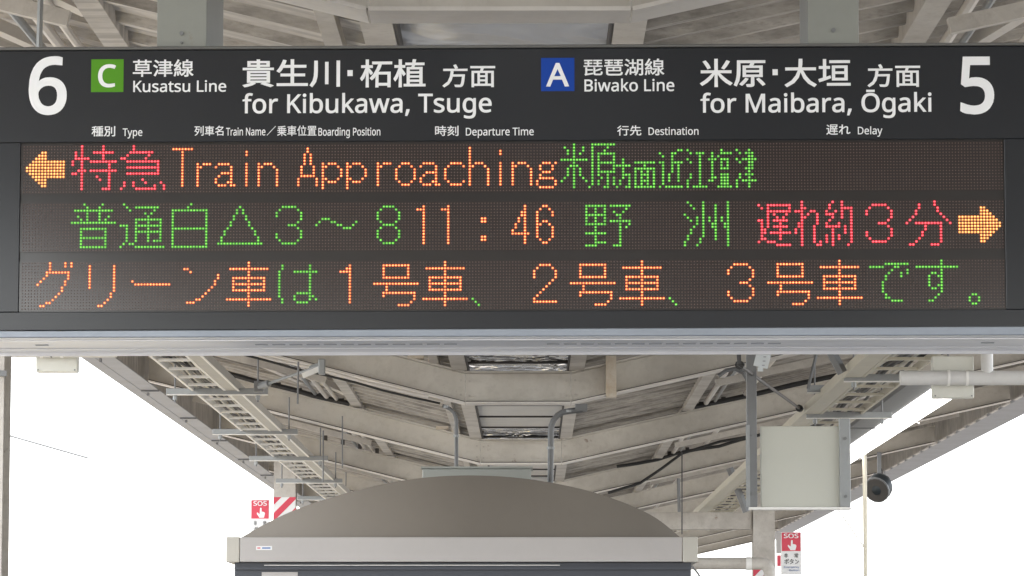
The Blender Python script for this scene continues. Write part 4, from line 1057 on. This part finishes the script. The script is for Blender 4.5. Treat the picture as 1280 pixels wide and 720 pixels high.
# ------------------------------------------------------------------ slotted strip, brace rods, wires
a = P(951, 465, 18.5)
t = thing('slotted_strip', 'pale slotted metal strip hanging down beside the galvanised post', 'bracket', a)
p0, p1 = P(956, 428, 18.5) - a, P(950.5, 459, 18.5) - a
ms = mat('pale blue grey strip', (0.6, 0.64, 0.66), 0.4)
obj('strip', MB().bar(p0 + Vector((.01, 0, 0)), p1, .012, .075, up=(1, 0, 0)), ms, t)
obj('tab', MB().bar(p1, p1 + Vector((0, 0, -.022)), .008, .028, up=(1, 0, 0)), ms, t)
for k in range(5):
    u = .25 + k * .17
    q = p0 + (p1 - p0) * u + Vector((.012, -.0075, 0))
    obj('slot', MB().box(q.x - .006, q.x + .008, q.y - .001, q.y, q.z - .003, q.z + .003), M['slot'], t)
def rod(a, b_, r, label, m='galvd', d2=None, name='brace_rod', cat='rod', ends=True):
    d1 = a[2]; p, q = P(*a), P(*b_)
    t = thing(name, label, cat, p)
    obj('rod', MB().tube([(0, 0, 0), q - p], r, 8), M[m], t, smooth=True)
    if ends:
        dd = (q - p).normalized()
        obj('end_fitting', MB().tube([dd * .02, dd * .11], r * 2.6, 8), M[m], t, smooth=True)
        obj('end_fitting', MB().tube([(q - p) - dd * .11, (q - p) - dd * .02], r * 2.6, 8), M[m], t, smooth=True)
    return t
rod((924, 456, 19.5), (1000, 511, 25.0), .010, 'dark diagonal rod from the galvanised post down to the right tray', 'cable')
t = rod((322, 484, 24.6), (404, 456, 24.2), .010, 'bright diagonal rod with turnbuckle above the left tray', 'galv')
p, q = P(378, 470, 24.2) - t.location, P(402, 460, 24.2) - t.location
obj('turnbuckle', MB().bar(p, q, .028, .035), M['tray'], t)
obj('clamp', MB().box(q.x - .02, q.x + .025, q.y - .04, q.y + .02, q.z - .045, q.z + .06), M['galv'], t, bevel=.006)
p = P(324, 483, 24.6) - t.location
obj('clamp', MB().box(p.x - .035, p.x + .03, p.y - .03, p.y + .03, p.z - .04, p.z + .035), M['galvd'], t, bevel=.006)
def wire(pts, r, label, m='cable', cat='wire', name='hanging_wire', group=None):
    P0 = P(*pts[0])
    w_ = [P(*p) - P0 for p in pts]
    o = obj(name, MB().tube(w_, r, 6), M[m]); o.location = P0
    return tag(o, label, cat, group)
wire([(852.5, 564, 28), (852.5, 668, 28)], .0055, 'long thin vertical wire right of the dome')
wire([(373, 452, 24), (372, 505, 24)], .007, 'vertical rod left of centre under the first beam', 'galvd')
wire([(428, 520, 31), (428, 585, 31)], .007, 'short vertical rod above the left shoulder of the dome', 'galvd')
wire([(404, 538, 31.5), (404, 603, 31.5)], .008, 'vertical rod beside the third channel bar', 'galvd')
wire([(51, -12, 12.2), (49, 62, 12.2)], .011, 'steel hanger rod at the upper left above the board', 'galv')
wire([(848, 598, 38.5), (849, 640, 38.5)], .02, 'short dark drop pipe above the tie beam', 'galvd')
wire([(912, 585, 36), (933, 640, 36)], .04, 'thick dark slanting stay left of the pale panel', 'galvd', 'stay')
wire([(760, 616, 38.9), (800, 604, 38.9), (828, 585, 38.9), (852, 567, 38.9), (900, 552, 38.9), (940, 545, 38.9)], .017, 'dark cable looping along the third beam right of the dome', 'cable', 'cable')
wire([(-40, 533, 60), (8, 543, 60), (110, 572, 60)], .026, 'upper overhead wire in the bright sky on the left', 'galvd', 'overhead wire', 'overhead_wire')
wire([(-40, 556, 60), (8, 562, 60), (110, 577, 60)], .014, 'fainter lower overhead wire in the bright sky on the left', 'galv', 'overhead wire', 'overhead_wire')

wire([(1034, 430, 21.5), (1053, 466, 21.5)], .034, 'dark grey slanting stay above the white pipe end', 'galvd', 'stay')
wire([(1022, 436, 23.4), (1010, 486, 23.4)], .012, 'thin dark rod carrying the short grey channel bar', 'galvd', 'rod')
wire([(898, 470, 24.1), (908, 463, 24.1), (919, 461, 24.1), (929, 466, 24.1), (935, 476, 24.1), (937, 490, 24.1)], .016, 'short bent grey conduit curving into the galvanised post', 'galvd', 'conduit', 'bent_conduit')
wire([(1026, 498, 24.0), (1003, 516, 25.5), (975, 540, 29)], .018, 'grey cables slanting away under the right tray', 'galvd', 'cable', 'cable')
wire([(1032, 502, 24.0), (1010, 520, 25.5), (984, 542, 29)], .010, 'thin pale cable slanting away under the right tray', 'cablew', 'cable', 'cable')
wire([(923, 430, 19.4), (924, 455, 19.4), (929, 458, 19.4)], .014, 'black cable drop beside the top of the galvanised post', 'cable', 'cable', 'cable')
wire([(838, 676, 37), (858, 700, 37), (872, 716, 37), (880, 730, 37)], .012, 'loose blue grey cable below the cream duct', 'galvd', 'cable', 'cable')
